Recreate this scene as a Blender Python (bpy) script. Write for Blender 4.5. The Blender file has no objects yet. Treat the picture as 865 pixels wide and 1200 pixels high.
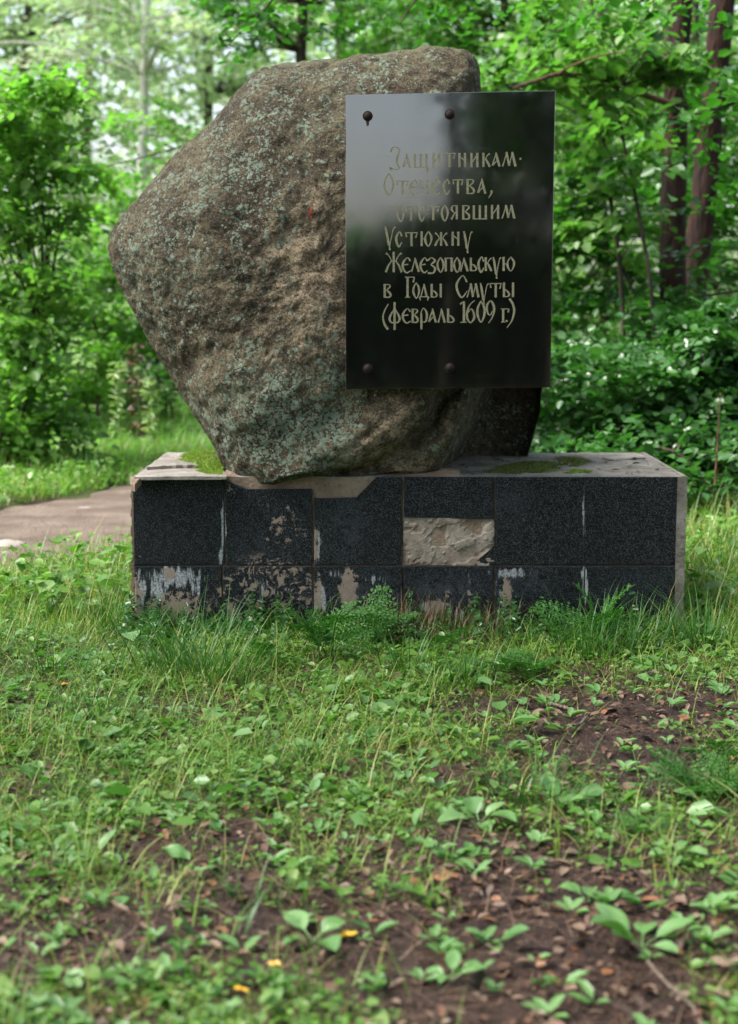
import bpy, math, random
import numpy as np
from mathutils import Vector, Matrix, noise as mn
S = bpy.context.scene
COL = S.collection
rng = np.random.default_rng(7)
random.seed(7)
R = math.radians
# ------------------------------------------------------------------ camera
W, H, F = 865.0, 1200.0, 1802.0
CAM = Vector((0, 0, 1.33)); PITCH = 7.87; YAW = 0.38
cd = bpy.data.cameras.new('camera'); cam = bpy.data.objects.new('camera', cd); COL.objects.link(cam)
cam.location = CAM; cam.rotation_euler = (R(90 - PITCH), 0, R(YAW))
cd.sensor_fit = 'HORIZONTAL'; cd.sensor_width = 24; cd.lens = 24 * F / W
cd.clip_start = .05; cd.clip_end = 900
cd.dof.use_dof = True; cd.dof.focus_distance = 5.6; cd.dof.aperture_fstop = 2.3
S.camera = cam
# ------------------------------------------------------------------ world, sun, exposure
SUN_EL, SUN_AZ = 56, 255          # azimuth clockwise from +Y
w = bpy.data.worlds.new('World'); S.world = w; w.use_nodes = True
nt = w.node_tree; nt.nodes.clear()
sky = nt.nodes.new('ShaderNodeTexSky'); sky.sky_type = 'NISHITA'; sky.sun_disc = False
sky.sun_elevation = R(SUN_EL); sky.sun_rotation = R(SUN_AZ); sky.air_density = 1.0; sky.dust_density = 3.0; sky.ozone_density = 1.0
hs = nt.nodes.new('ShaderNodeHueSaturation'); hs.inputs['Saturation'].default_value = .62
bg = nt.nodes.new('ShaderNodeBackground'); bg.inputs[1].default_value = .11
wo = nt.nodes.new('ShaderNodeOutputWorld')
nt.links.new(sky.outputs[0], hs.inputs['Color']); nt.links.new(hs.outputs[0], bg.inputs[0]); nt.links.new(bg.outputs[0], wo.inputs[0])
sd = bpy.data.lights.new('sun', 'SUN'); sd.energy = 3.0; sd.angle = R(26); sd.color = (1, .96, .9)
so = bpy.data.objects.new('sun', sd); COL.objects.link(so)
sv = Vector((math.sin(R(SUN_AZ)) * math.cos(R(SUN_EL)), math.cos(R(SUN_AZ)) * math.cos(R(SUN_EL)), math.sin(R(SUN_EL))))
so.rotation_euler = sv.to_track_quat('Z', 'Y').to_euler(); so.location = sv * 30
S.view_settings.view_transform = 'Standard'; S.view_settings.look = 'None'; S.view_settings.gamma = 1
S.view_settings.exposure = 1.98
try:
    S.cycles.max_bounces = 8; S.cycles.transmission_bounces = 6; S.cycles.transparent_max_bounces = 8
    S.cycles.use_denoising = True; S.cycles.caustics_reflective = False; S.cycles.caustics_refractive = False
except Exception: pass
# ------------------------------------------------------------------ projection helpers (photo pixel -> point on the plane y = Y)
cy_, sy_ = math.cos(R(YAW)), math.sin(R(YAW)); cp_, sp_ = math.cos(R(PITCH)), math.sin(R(PITCH))
FW = Vector((-sy_ * cp_, cy_ * cp_, -sp_)); RT = Vector((cy_, sy_, 0)); UP = RT.cross(FW)
def P(px, py, Y):
    d = FW + RT * ((px - W / 2) / F) + UP * (-(py - H / 2) / F)
    return CAM + d * (Y / d.y)
def G(px, py, z=0.0):             # pixel -> point on the ground
    d = FW + RT * ((px - W / 2) / F) + UP * (-(py - H / 2) / F)
    return CAM + d * ((z - CAM.z) / d.z)
def pix(p):
    """world points (N,3) -> pixels (N,2)"""
    q = np.asarray(p, float) - np.array(CAM)
    z = q @ np.array(FW); z = np.where(z < .01, .01, z)
    return np.stack([W / 2 + F * (q @ np.array(RT)) / z, H / 2 - F * (q @ np.array(UP)) / z], 1)
# ------------------------------------------------------------------ object helpers
def tag(o, label=None, cat=None, group=None, kind=None):
    if label: o['label'] = label
    if cat: o['category'] = cat
    if group: o['group'] = group
    if kind: o['kind'] = kind
    return o
def empty(name, loc, label, cat, group=None):
    o = bpy.data.objects.new(name, None); o.location = loc; o.empty_display_size = .1
    COL.objects.link(o); return tag(o, label, cat, group)
def link(name, me, parent=None, mat=None):
    o = bpy.data.objects.new(name, me); COL.objects.link(o)
    if mat is not None and not me.materials: me.materials.append(mat)
    if parent is not None:
        o.parent = parent; o.location = (0, 0, 0)
    return o
def npmesh(name, V, Fq, mat=None, attrs=None, smooth=False, off=None):
    """V (N,3), Fq (M,k) index array or list of such arrays; attrs: point float attributes; off: subtract this origin"""
    V = np.asarray(V, np.float32)
    if off is not None: V = V - np.array(off, np.float32)
    if not isinstance(Fq, (list, tuple)): Fq = [Fq]
    Fq = [np.asarray(f, np.int32) for f in Fq if len(f)]
    me = bpy.data.meshes.new(name)
    me.vertices.add(len(V)); me.vertices.foreach_set('co', V.ravel())
    idx = np.concatenate([f.ravel() for f in Fq]); tot = np.concatenate([np.full(len(f), f.shape[1], np.int32) for f in Fq])
    st = np.concatenate([[0], np.cumsum(tot)[:-1]]).astype(np.int32)
    me.loops.add(len(idx)); me.loops.foreach_set('vertex_index', idx)
    me.polygons.add(len(tot)); me.polygons.foreach_set('loop_start', st); me.polygons.foreach_set('loop_total', tot)
    me.polygons.foreach_set('use_smooth', np.full(len(tot), bool(smooth) or 'rnd' in (attrs or {})))
    me.update(calc_edges=True)
    for k, a in (attrs or {}).items():
        at = me.attributes.new(k, 'FLOAT', 'POINT'); at.data.foreach_set('value', np.asarray(a, np.float32))
    if mat: me.materials.append(mat)
    return me
def grid_faces(nu, nv, closeu=False):
    i, j = np.meshgrid(np.arange(nu if closeu else nu - 1), np.arange(nv - 1), indexing='ij')
    a = (i * nv + j).ravel(); b = (((i + 1) % nu) * nv + j).ravel()
    return np.stack([a, b, b + 1, a + 1], 1)
def fbm(pts, octv=4, H_=1.0, lac=2.1):
    return np.array([mn.fractal(Vector(p), H_, lac, octv, noise_basis='PERLIN_ORIGINAL') for p in pts], np.float32)
def sstep(a, b, x): t = np.clip((x - a) / (b - a), 0, 1); return t * t * (3 - 2 * t)
def tube(pts, rad, seg=7):
    pts = [Vector(p) for p in pts]; n = len(pts); V = []
    if not hasattr(rad, '__len__'): rad = [rad] * n
    up = Vector((0.13, .27, .95))
    for k in range(n):
        t = (pts[min(k + 1, n - 1)] - pts[max(k - 1, 0)]).normalized()
        a = t.cross(up if abs(t.dot(up)) < .95 else Vector((1, 0, 0))).normalized(); b = t.cross(a)
        for s in range(seg):
            th = 2 * math.pi * s / seg
            V.append(pts[k] + (a * math.cos(th) + b * math.sin(th)) * rad[k])
    Fq = []
    for k in range(n - 1):
        for s in range(seg):
            Fq.append((k * seg + s, k * seg + (s + 1) % seg, (k + 1) * seg + (s + 1) % seg, (k + 1) * seg + s))
    return np.array(V), np.array(Fq)
def join(parts):
    V, Fq, n = [], [], 0
    for v, f in parts:
        V.append(v); Fq.append(np.asarray(f) + n); n += len(v)
    return np.concatenate(V), np.concatenate(Fq)
def spline(pts, n):
    pts = [np.array(p, float) for p in pts]; pts = [2 * pts[0] - pts[1]] + pts + [2 * pts[-1] - pts[-2]]; out = []
    m = len(pts) - 3
    for k in range(n):
        u = k / (n - 1) * m; i = min(int(u), m - 1); t = u - i
        a, b, c, d = pts[i:i + 4]
        out.append(.5 * ((2 * b) + (-a + c) * t + (2 * a - 5 * b + 4 * c - d) * t * t + (-a + 3 * b - 3 * c + d) * t ** 3))
    return out
# ------------------------------------------------------------------ materials
class NT:
    def __init__(s, name):
        s.m = bpy.data.materials.new(name); s.m.use_nodes = True; s.t = s.m.node_tree; s.t.nodes.clear()
        s.out = s.t.nodes.new('ShaderNodeOutputMaterial')
    def n(s, typ, props=None, **inp):
        nd = s.t.nodes.new('ShaderNode' + typ)
        for k, v in (props or {}).items(): setattr(nd, k, v)
        for k, v in inp.items():
            key = int(k[1:]) if k[0] == '_' and k[1:].isdigit() else k.replace('_', ' ')
            s.set(nd.inputs[key], v)
        return nd
    def set(s, sock, v):
        if isinstance(v, bpy.types.NodeSocket): s.t.links.new(v, sock)
        elif isinstance(v, bpy.types.Node): s.t.links.new(v.outputs[0], sock)
        else:
            if hasattr(sock.default_value, '__len__') and len(sock.default_value) == 4 and len(v) == 3: v = (*v, 1)
            sock.default_value = v
    def pos(s, sc=(1, 1, 1)):
        g = s.n('TexCoord'); return s.n('Mapping', Vector=g.outputs['Object'], Scale=sc).outputs[0]
    def noise(s, vec, scale, det=4, rough=.55, dist=0):
        return s.n('TexNoise', Vector=vec, Scale=scale, Detail=det, Roughness=rough, Distortion=dist).outputs[0]
    def vor(s, vec, scale, out='Distance', feat='F1', rnd=1):
        return s.n('TexVoronoi', {'feature': feat}, Vector=vec, Scale=scale, Randomness=rnd).outputs[out]
    def attr(s, nm): return s.n('Attribute', {'attribute_name': nm}).outputs['Fac']
    def math(s, op, a, b=0.0, c=None):
        nd = s.n('Math', {'operation': op}, _0=a, _1=b)
        if c is not None: s.set(nd.inputs[2], c)
        return nd.outputs[0]
    def step(s, v, a, b, lo=0.0, hi=1.0):
        return s.n('MapRange', {'interpolation_type': 'SMOOTHSTEP'}, Value=v, _1=a, _2=b, _3=lo, _4=hi).outputs[0]
    def mix(s, f, a, b, mode='MIX'):
        nd = s.t.nodes.new('ShaderNodeMix'); nd.data_type = 'RGBA'; nd.blend_type = mode
        s.set(nd.inputs[0], f); s.set(nd.inputs[6], a); s.set(nd.inputs[7], b); return nd.outputs[2]
    def ramp(s, v, stops):
        nd = s.t.nodes.new('ShaderNodeValToRGB'); s.set(nd.inputs[0], v); e = nd.color_ramp.elements
        while len(e) < len(stops): e.new(.5)
        for k, (p, c) in enumerate(stops): e[k].position = p; e[k].color = (*c, 1)
        return nd.outputs[0]
    def bump(s, h, strength=.5, dist=.01, normal=None):
        nd = s.n('Bump', Strength=strength, Distance=dist, Height=h)
        if normal is not None: s.set(nd.inputs['Normal'], normal)
        return nd.outputs[0]
    def pbr(s, col, rough=.8, normal=None, spec=.5, **k):
        nd = s.n('BsdfPrincipled', Base_Color=col, Roughness=rough)
        nd.inputs['Specular IOR Level'].default_value = spec if not isinstance(spec, bpy.types.NodeSocket) else .5
        if normal is not None: s.set(nd.inputs['Normal'], normal)
        for a, v in k.items(): s.set(nd.inputs[a.replace('_', ' ')], v)
        return nd
    def end(s, sh): s.t.links.new(sh.outputs[0] if isinstance(sh, bpy.types.Node) else sh, s.out.inputs[0]); return s.m
def leaf_mat(name, cols, rough=.38, trans=.35, tcol=None, spec=.4):
    """cols: ramp over the per-leaf random attribute"""
    t = NT(name); r = t.attr('rnd'); n = len(cols)
    c = t.ramp(r, [(k / max(n - 1, 1), cl) for k, cl in enumerate(cols)])
    p = t.pbr(c, rough, spec=spec)
    tc = t.mix(1.0, c, tcol or (1.15, 1.7, .6), 'MULTIPLY')
    tr = t.n('BsdfTranslucent', Color=tc)
    mx = t.n('MixShader', _0=trans, _1=p, _2=tr)
    return t.end(mx)
M = {}
M['grass'] = leaf_mat('grass', [(.34, .27, .12), (.27, .29, .075), (.17, .27, .04), (.09, .21, .03), (.06, .15, .025)], .42, .3, spec=.35)
M['lushgrass'] = leaf_mat('lush_grass', [(.03, .10, .016), (.05, .15, .022), (.025, .08, .014)], .4, .3, spec=.35)
M['cover'] = leaf_mat('ground_cover', [(.055, .15, .02), (.12, .23, .035), (.045, .13, .018), (.18, .28, .08)], .38, .3, spec=.35)
M['plantain'] = leaf_mat('plantain_leaf', [(.09, .20, .05), (.14, .26, .09), (.06, .15, .035)], .34, .25)
M['parsley'] = leaf_mat('parsley_leaf', [(.03, .11, .018), (.05, .15, .025), (.025, .085, .015)], .5, .3, spec=.25)
M['shrub'] = leaf_mat('shrub_leaf', [(.02, .07, .018), (.035, .10, .025), (.055, .14, .038), (.022, .075, .018)], .27, .3)
M['bush'] = leaf_mat('bush_leaf', [(.03, .10, .018), (.045, .14, .022), (.08, .2, .035)], .35, .42)
M['light'] = leaf_mat('light_leaf', [(.045, .13, .028), (.07, .17, .035), (.13, .23, .06), (.055, .14, .03)], .42, .42)
M['sunny'] = leaf_mat('sunny_leaf', [(.07, .17, .03), (.11, .23, .045), (.19, .31, .08), (.09, .2, .035)], .42, .48)  # brighter copy of light_leaf, sunlight on the left put into the colour
M['pale'] = leaf_mat('haze_leaf', [(.18, .27, .12), (.27, .36, .2), (.36, .43, .28), (.42, .42, .26)], .5, .5, (1.1, 1.35, .85))  # background haze and overexposure put into the leaf colour
M['dark'] = leaf_mat('dark_leaf', [(.02, .05, .012), (.03, .07, .016), (.04, .085, .02)], .55, .25)
M['litter'] = leaf_mat('litter', [(.07, .035, .022), (.11, .06, .035), (.19, .13, .09), (.05, .03, .022), (.2, .085, .035)], .5, .05, (1, 1, 1))
M['yellow'] = leaf_mat('yellow_leaf', [(.62, .36, .03), (.55, .3, .05)], .4, .2, (1, 1, 1))
M['weed'] = leaf_mat('weed', [(.3, .36, .2), (.2, .3, .12), (.34, .3, .2)], .5, .3)
def bark(name, a, b, sc=1.0):
    t = NT(name); v = t.pos((9 * sc, 9 * sc, 1.6 * sc)); n1 = t.noise(v, 2.2, 5, .65); n2 = t.vor(v, 3.0)
    c = t.mix(t.step(n1, .35, .65), a, b)
    return t.end(t.pbr(c, .9, t.bump(t.math('ADD', n1, n2), .8, .02), .25))
M['pinebark'] = bark('pine_bark', (.007, .004, .003), (.035, .015, .009))
M['bark'] = bark('bark', (.02, .016, .011), (.07, .055, .038))
M['birch'] = bark('birch_bark', (.5, .48, .43), (.62, .6, .55))
M['redbark'] = bark('branch_bark', (.06, .03, .018), (.15, .085, .05), 3)
# soil
t = NT('soil'); v = t.pos(); n1 = t.noise(v, 1.3, 6, .6); n2 = t.noise(v, 22, 6, .7); n3 = t.vor(v, 55); n4 = t.noise(v, 150, 3, .6)
c = t.mix(t.step(n2, .3, .7), (.016, .009, .007), (.062, .036, .027))
c = t.mix(t.step(n1, .4, .65, 0, .6), c, (.045, .030, .022))
c = t.mix(t.step(t.noise(v, 70, 3), .6, .72, 0, .6), c, (.13, .09, .07))
g = t.attr('green'); gm = t.step(t.math('ADD', g, t.math('MULTIPLY', t.noise(v, 9, 5, .65), .8)), .75, 1.05)
gc = t.mix(t.step(n4, .35, .65), (.05, .09, .018), (.12, .17, .035))
c = t.mix(t.math('MULTIPLY', gm, .38), c, gc)
M['soil'] = t.end(t.pbr(c, t.step(n2, .3, .8, .4, .9), t.bump(t.math('ADD', t.math('MULTIPLY', n3, .6), t.math('ADD', n2, n4)), 1.0, .016), .2))
t = NT('path_dirt'); v = t.pos(); n1 = t.noise(v, 3, 5, .6); n2 = t.noise(v, 40, 5, .7)
c = t.mix(t.step(n1, .35, .65), (.125, .092, .074), (.20, .155, .125)); c = t.mix(t.step(n2, .55, .75, 0, .6), c, (.16, .11, .085))
M['path'] = t.end(t.pbr(c, .75, t.bump(n2, 1.0, .04), .15))
# boulder
t = NT('boulder_granite'); v = t.pos(); n1 = t.noise(v, 3.2, 6, .62); n2 = t.noise(v, 17, 6, .7); gr = t.vor(v, 300, 'Color'); grv = t.n('SeparateColor', Color=gr).outputs[0]; n4 = t.noise(v, 130, 4, .7)
c = t.mix(t.step(n1, .38, .6), (.098, .074, .042), (.215, .182, .108))
tan = t.step(t.math('ADD', t.attr('tan'), t.math('MULTIPLY', t.math('SUBTRACT', n2, .5), 1.6)), .35, .95)
c = t.mix(t.math('MULTIPLY', tan, .8), c, t.mix(n4, (.36, .26, .15), (.68, .55, .38)))
c = t.mix(t.step(t.math('ADD', t.math('MULTIPLY', n2, .7), t.math('MULTIPLY', n4, .3)), .42, .56, .62, 0), c, (.022, .016, .012))
c = t.mix(t.step(grv, .75, .95, 0, .32), c, (.42, .35, .26)); c = t.mix(t.step(grv, .22, .04, 0, .75), c, (.02, .015, .012))
orange = t.step(t.math('ADD', t.attr('rust'), t.math('MULTIPLY', n4, .6)), .75, .95)
c = t.mix(t.math('MULTIPLY', orange, .8), c, (.42, .07, .03))
ln = t.noise(v, 20, 5, .65, .1); lb = t.noise(v, 9, 3, .5)
lm = t.math('ADD', t.math('ADD', ln, t.math('MULTIPLY', t.math('SUBTRACT', lb, .5), .45)), t.math('MULTIPLY', t.attr('lich'), .19))
pvx = t.n('VectorMath', {'operation': 'ADD'}, _0=v, _1=t.n('VectorMath', {'operation': 'SCALE'}, _0=t.n('TexNoise', Vector=v, Scale=80.0, Detail=4.0).outputs[1], Scale=.022).outputs[0]).outputs[0]
def spots(sc, r0):
    ce = t.n('SeparateColor', Color=t.vor(pvx, sc, 'Color')).outputs[1]; di = t.vor(pvx, sc)
    den = t.math('ADD', t.math('MULTIPLY', t.math('SUBTRACT', lm, .5), 2.6), .06)
    return t.math('MULTIPLY', t.step(t.math('SUBTRACT', den, ce), -.03, .06), t.step(di, r0 + .12, r0))
lmask = t.math('MAXIMUM', spots(48, .42), spots(95, .45))
lc = t.mix(t.noise(v, 90, 3), (.17, .24, .165), (.36, .44, .34))
c = t.mix(t.step(t.noise(v, 75, 5, .75), .5, .38, 0, .7), c, (.022, .016, .011))
c = t.mix(t.math('MULTIPLY', lmask, .85), c, lc)
nz = t.n('SeparateXYZ', Vector=t.n('NewGeometry').outputs['Normal']).outputs[2]
ms = t.step(t.math('ADD', nz, t.math('MULTIPLY', t.math('SUBTRACT', n2, .5), 1.6)), .72, 1.1)
c = t.mix(t.math('MULTIPLY', ms, t.step(lb, .3, .6, .35, .85)), c, t.mix(n4, (.09, .11, .03), (.26, .26, .16)))
hgt = t.math('ADD', t.math('ADD', t.math('MULTIPLY', n2, 1.6), t.math('MULTIPLY', t.noise(v, 75, 5, .75), 1.1)), t.math('MULTIPLY', lmask, .25))
M['boulder'] = t.end(t.pbr(c, .88, t.bump(hgt, 1.0, .03), .25))
# polished granite with wear masks
t = NT('black_granite_tile'); v = t.pos()
sp = t.n('SeparateColor', Color=t.vor(v, 230, 'Color')).outputs[0]; s2 = t.n('SeparateColor', Color=t.vor(v, 480, 'Color')).outputs[0]; cl = t.noise(v, 2.5, 4)
c = t.mix(t.step(sp, .6, .98, 0, .8), (.003, .0034, .0045), (.034, .038, .042)); c = t.mix(t.step(s2, .86, .97, 0, .8), c, (.12, .14, .17))
c = t.mix(t.step(cl, .35, .7, .0, .3), c, (.010, .012, .014))
nz2 = t.noise(v, 16, 6, .72, .5); nst = t.noise(t.pos((60, 1, 9)), 1.0, 5, .7); wv = t.math('SINE', t.math('MULTIPLY', t.noise(t.pos((1, 1, 1.2)), 5.0, 2, .5, 1.6), 64))
nlo = t.noise(v, 34, 6, .75)
mw = t.step(t.math('ADD', t.attr('stw'), t.math('MULTIPLY', t.math('SUBTRACT', nst, .5), 1.7)), .48, .66)
mp = t.step(t.math('ADD', t.attr('stt'), t.math('MULTIPLY', t.math('SUBTRACT', nlo, .5), 2.6)), .56, .62)
mv = t.math('MULTIPLY', t.step(t.math('ADD', wv, t.math('MULTIPLY', t.math('SUBTRACT', nlo, .5), 14)), .3, 1.3), t.step(t.attr('stv'), .3, .7))
mv = t.math('MULTIPLY', mv, t.step(t.noise(v, 11, 4, .6), .36, .46))
n5 = t.noise(v, 120, 4, .7)
c = t.mix(t.math('MULTIPLY', mw, t.step(n5, .35, .6, .2, .85)), c, (.42, .44, .46))
tn = t.mix(n5, (.14, .10, .075), (.36, .29, .23)); both = t.math('MAXIMUM', mp, mv)
c = t.mix(t.math('MULTIPLY', both, .95), c, tn)
dust = t.math('MULTIPLY', t.step(t.attr('stb'), 0, 1), t.step(nz2, .4, .62)); c = t.mix(t.math('MULTIPLY', dust, .5), c, (.06, .07, .085))
M['granite'] = t.end(t.pbr(c, t.math('ADD', t.step(both, 0, 1, .42, .85), 0), t.bump(t.math('ADD', t.math('MULTIPLY', both, 1.5), t.math('MULTIPLY', sp, .12)), .5, .003), .2))
# mortar / concrete
def mortar(name, a, b, d, bs=.02):
    t = NT(name); v = t.pos(); n1 = t.noise(v, 7, 6, .65); n2 = t.noise(v, 60, 5, .7)
    c = t.mix(t.step(n1, .35, .65), a, b); c = t.mix(t.step(n2, .5, .72, 0, .7), c, d)
    c = t.mix(t.step(t.noise(v, 2.6, 4), .52, .7, 0, .5), c, (.09, .085, .05))
    return t.end(t.pbr(c, .9, t.bump(t.math('ADD', n1, n2), .7, bs), .25))
M['mortar'] = mortar('mortar', (.19, .135, .095), (.29, .22, .16), (.12, .08, .06))
M['concrete'] = mortar('concrete', (.13, .12, .10), (.24, .22, .195), (.07, .06, .05), .008)
M['stonechip'] = mortar('stone_chip', (.2, .18, .155), (.31, .28, .245), (.11, .09, .07), .008)
M['exposed'] = mortar('exposed_mortar', (.17, .13, .10), (.33, .285, .235), (.14, .11, .085), .01)
t = NT('moss'); v = t.pos(); n = t.noise(v, 40, 5, .7); n2 = t.noise(v, 7, 4)
M['moss'] = t.end(t.pbr(t.mix(t.step(n2, .35, .65), t.mix(n, (.06, .10, .015), (.2, .27, .03)), (.13, .16, .03)), .95, t.bump(n, 1, .01), .15))
M['mosstip'] = leaf_mat('moss_tip', [(.10, .17, .02), (.17, .25, .03), (.22, .29, .04)], .7, .3)
M['mossdark'] = leaf_mat('moss_dark', [(.06, .09, .02), (.1, .13, .025), (.12, .08, .03)], .7, .2)
# plaque
t = NT('polished_plaque'); v = t.pos(); sp = t.noise(v, 420, 2, .6); sm = t.noise(t.pos((3, 1, 1)), 4, 5, .6)
scr = t.step(t.noise(t.pos((1, 1, 60)), 3, 3), .62, .7, 0, .06)
c = t.mix(t.step(sp, .5, .75, 0, .5), (.004, .0045, .004), (.012, .014, .012))
M['plaque'] = t.end(t.pbr(c, t.math('ADD', t.step(sm, .3, .7, .035, .075), scr), None, .6, IOR=2.15))
t = NT('engraved_paint'); v = t.pos(); n = t.noise(v, 160, 4, .7)
M['letter'] = t.end(t.pbr(t.mix(t.step(n, .35, .7), (.14, .135, .085), (.26, .25, .165)), .8, None, .2))
t = NT('rusty_bolt'); v = t.pos(); n = t.noise(v, 120, 4)
M['bolt'] = t.end(t.pbr(t.mix(n, (.008, .005, .005), (.025, .014, .011)), .7, t.bump(n, .5, .002), .2, Metallic=0.0))
t = NT('bolt_rust_stain'); M['stain'] = t.end(t.pbr((.05, .03, .022), .8))
t = NT('grey_stone'); v = t.pos(); n = t.noise(v, 14, 5)
M['stone'] = t.end(t.pbr(t.mix(n, (.17, .15, .135), (.28, .25, .225)), .8, t.bump(n, .5, .01), .3))
t = NT('scrap_paper'); M['paper'] = t.end(t.pbr((.62, .62, .6), .7))
M['twig'] = bark('twig_bark', (.1, .07, .05), (.28, .22, .17), 6)
# ------------------------------------------------------------------ ground
FY, BY = 6.10, 7.10                       # pedestal front and back
PL, PR = P(153, 558, FY).x, P(806, 558, FY).x
ZT = P(480, 558, FY).z                    # pedestal top height
def path_dist(x, y):
    """signed distance to the path centre line / half width (1 = edge)"""
    C_ = [(-9, 4.9), (-5, 6.5), (-3.2, 7.35), (-2.15, 8.45), (-1.62, 9.75), (-.9, 11.2), (.6, 12.2), (3.5, 13.0), (9, 13.5)]
    d = np.full(np.shape(x), 1e9)
    for (ax, ay), (bx, by) in zip(C_[:-1], C_[1:]):
        ex, ey = bx - ax, by - ay; tt = np.clip(((x - ax) * ex + (y - ay) * ey) / (ex * ex + ey * ey), 0, 1)
        d = np.minimum(d, np.hypot(x - ax - tt * ex, y - ay - tt * ey))
    return d / .72
def sn(x, y, s, o=0.0):                   # cheap smooth numpy noise, -1..1
    x = np.asarray(x) * s + o; y = np.asarray(y) * s - o * .7
    return (np.sin(x * 1.3 + 1.7 * np.sin(y * .9 + o)) + np.sin(y * 1.7 + 1.3 * np.sin(x * 1.1)) + np.sin((x + y) * 2.3 + 1.1 * np.sin((x - y) * 1.9))) / 3
def gh(x, y):
    x = np.asarray(x, float); y = np.asarray(y, float)
    h = .02 * sn(x, y, .9) + .012 * sn(x, y, 3.1, 2)
    near = sstep(9, 6.5, y)
    h = h + near * (.010 * sn(x, y, 9, 5) + .006 * sn(x, y, 23, 1))
    pd = path_dist(x, y)
    h = np.where(pd < 1.8, h * sstep(.6, 1.8, pd) - .03 * sstep(1.5, .8, pd), h)
    return h
def cover(x, y):
    """how green the ground is, 0 bare .. 1 lush"""
    q = pix(np.stack([x, y, np.zeros_like(x)], 1)); px, py = q[:, 0], q[:, 1]
    g = .86 + .34 * sn(x, y, 2.3, 3) + .34 * sn(x, y, 6, 1) + .42 * sn(x, y, 17, 4)
    g = g - .8 * np.exp(-(((px - 720) / 200) ** 2 + ((py - 850) / 60) ** 2))      # bare patch right of the pedestal
    g = g - .85 * np.exp(-(((px - 590) / 210) ** 2 + ((py - 1075) / 65) ** 2))
    g = g - .8 * np.exp(-(((px - 620) / 170) ** 2 + ((py - 1175) / 50) ** 2))
    g = g - .55 * np.exp(-(((px - 60) / 150) ** 2 + ((py - 1120) / 60) ** 2))
    g = g - .45 * np.exp(-(((px - 260) / 130) ** 2 + ((py - 985) / 25) ** 2))
    g = g - .42 * sstep(900, 1100, py) - .28 * sstep(420, 760, px) * sstep(760, 820, py)
    g = g + .5 * sstep(820, 700, py) * sstep(500, 200, px) + .6 * sstep(810, 770, py)
    g = np.where(path_dist(x, y) < 1.15, -.3, g)
    return np.clip(g, 0, 1.3)
def axis(lo, hi, flo, fhi, fs):
    fine = list(np.arange(flo, fhi, fs)); a, s = flo, fs; L = []
    while a > lo: s *= 1.25; a -= s; L.append(a)
    b, s, Rr = fhi, fs, []
    while b < hi: s *= 1.25; Rr.append(b); b += s
    return np.array(sorted(L) + fine + Rr)
gx = axis(-260, 260, -2.3, 2.3, .014); gy = axis(-160, 500, 2.5, 7.2, .017)
X, Y_ = np.meshgrid(gx, gy, indexing='ij'); X = X.ravel(); Y_ = Y_.ravel(); Z = gh(X, Y_)
fine = (np.abs(X) < 2.4) & (Y_ > 2.4) & (Y_ < 7.3)
f1 = fbm(np.stack([X[fine] * 13, Y_[fine] * 13, X[fine] * 0], 1), 5, .7)
Z[fine] += f1 * .017
gmap = cover(X, Y_)
me = npmesh('forest_ground', np.stack([X, Y_, Z], 1), grid_faces(len(gx), len(gy)), M['soil'], {'green': gmap}, True)
tag(link('forest_ground', me), kind='structure')
def ghf(x, y): return float(gh(np.array([x]), np.array([y]))[0])
# dirt path
cl = spline([(-9, 4.9), (-5, 6.5), (-3.2, 7.35), (-2.15, 8.45), (-1.62, 9.75), (-.9, 11.2), (.6, 12.2), (3.5, 13.0), (9, 13.5)], 240)
V = []
for k, p in enumerate(cl):
    q = cl[min(k + 1, 239)] - cl[max(k - 1, 0)]; nrm = np.array([-q[1], q[0]]) / np.hypot(*q)
    wl = .76 + .08 * sn(p[0], p[1], 3.1) + .05 * sn(p[0], p[1], 9); wr = .78 + .08 * sn(p[0], p[1], 3.7, 4) + .05 * sn(p[0], p[1], 11)
    for j in range(15):
        u = -wr + (wl + wr) * j / 14; x, y = p[0] + nrm[0] * u, p[1] + nrm[1] * u
        V.append((x, y, ghf(x, y) + .02 - .022 * abs(j / 7 - 1) ** 6 + .006 * sn(x, y, 8)))
tag(link('dirt_path', npmesh('dirt_path', np.array(V), grid_faces(240, 15), M['path'], None, True)), kind='structure')
# ------------------------------------------------------------------ pedestal
ped = empty('pedestal', ((PL + PR) / 2, FY, 0), 'long low pedestal faced in chipped black granite tiles under the boulder', 'pedestal')
PO = Vector(ped.location)
def box_np(x0, x1, y0, y1, z0, z1):
    V = np.array([(x, y, z) for x in (x0, x1) for y in (y0, y1) for z in (z0, z1)], float)
    return V, np.array([(0, 1, 3, 2), (4, 6, 7, 5), (0, 4, 5, 1), (2, 3, 7, 6), (0, 2, 6, 4), (1, 5, 7, 3)])
def bevel(o, wd=.004, seg=2):
    b = o.modifiers.new('b', 'BEVEL'); b.width = wd; b.segments = seg; b.limit_method = 'ANGLE'; return o
# core: top surface displaced slightly, sides ragged
n1, n2_ = 160, 60
xs = np.linspace(PL + .008, PR - .002, n1); ys = np.linspace(FY + .014, BY, n2_)
cv = []
for x in xs:
    for y in ys: cv.append((x, y, ZT - .004 + .003 * sn(x, y, 14) + .002 * sn(x, y, 41, 2)))
top = np.array(cv); topF = grid_faces(n1, n2_)
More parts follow.
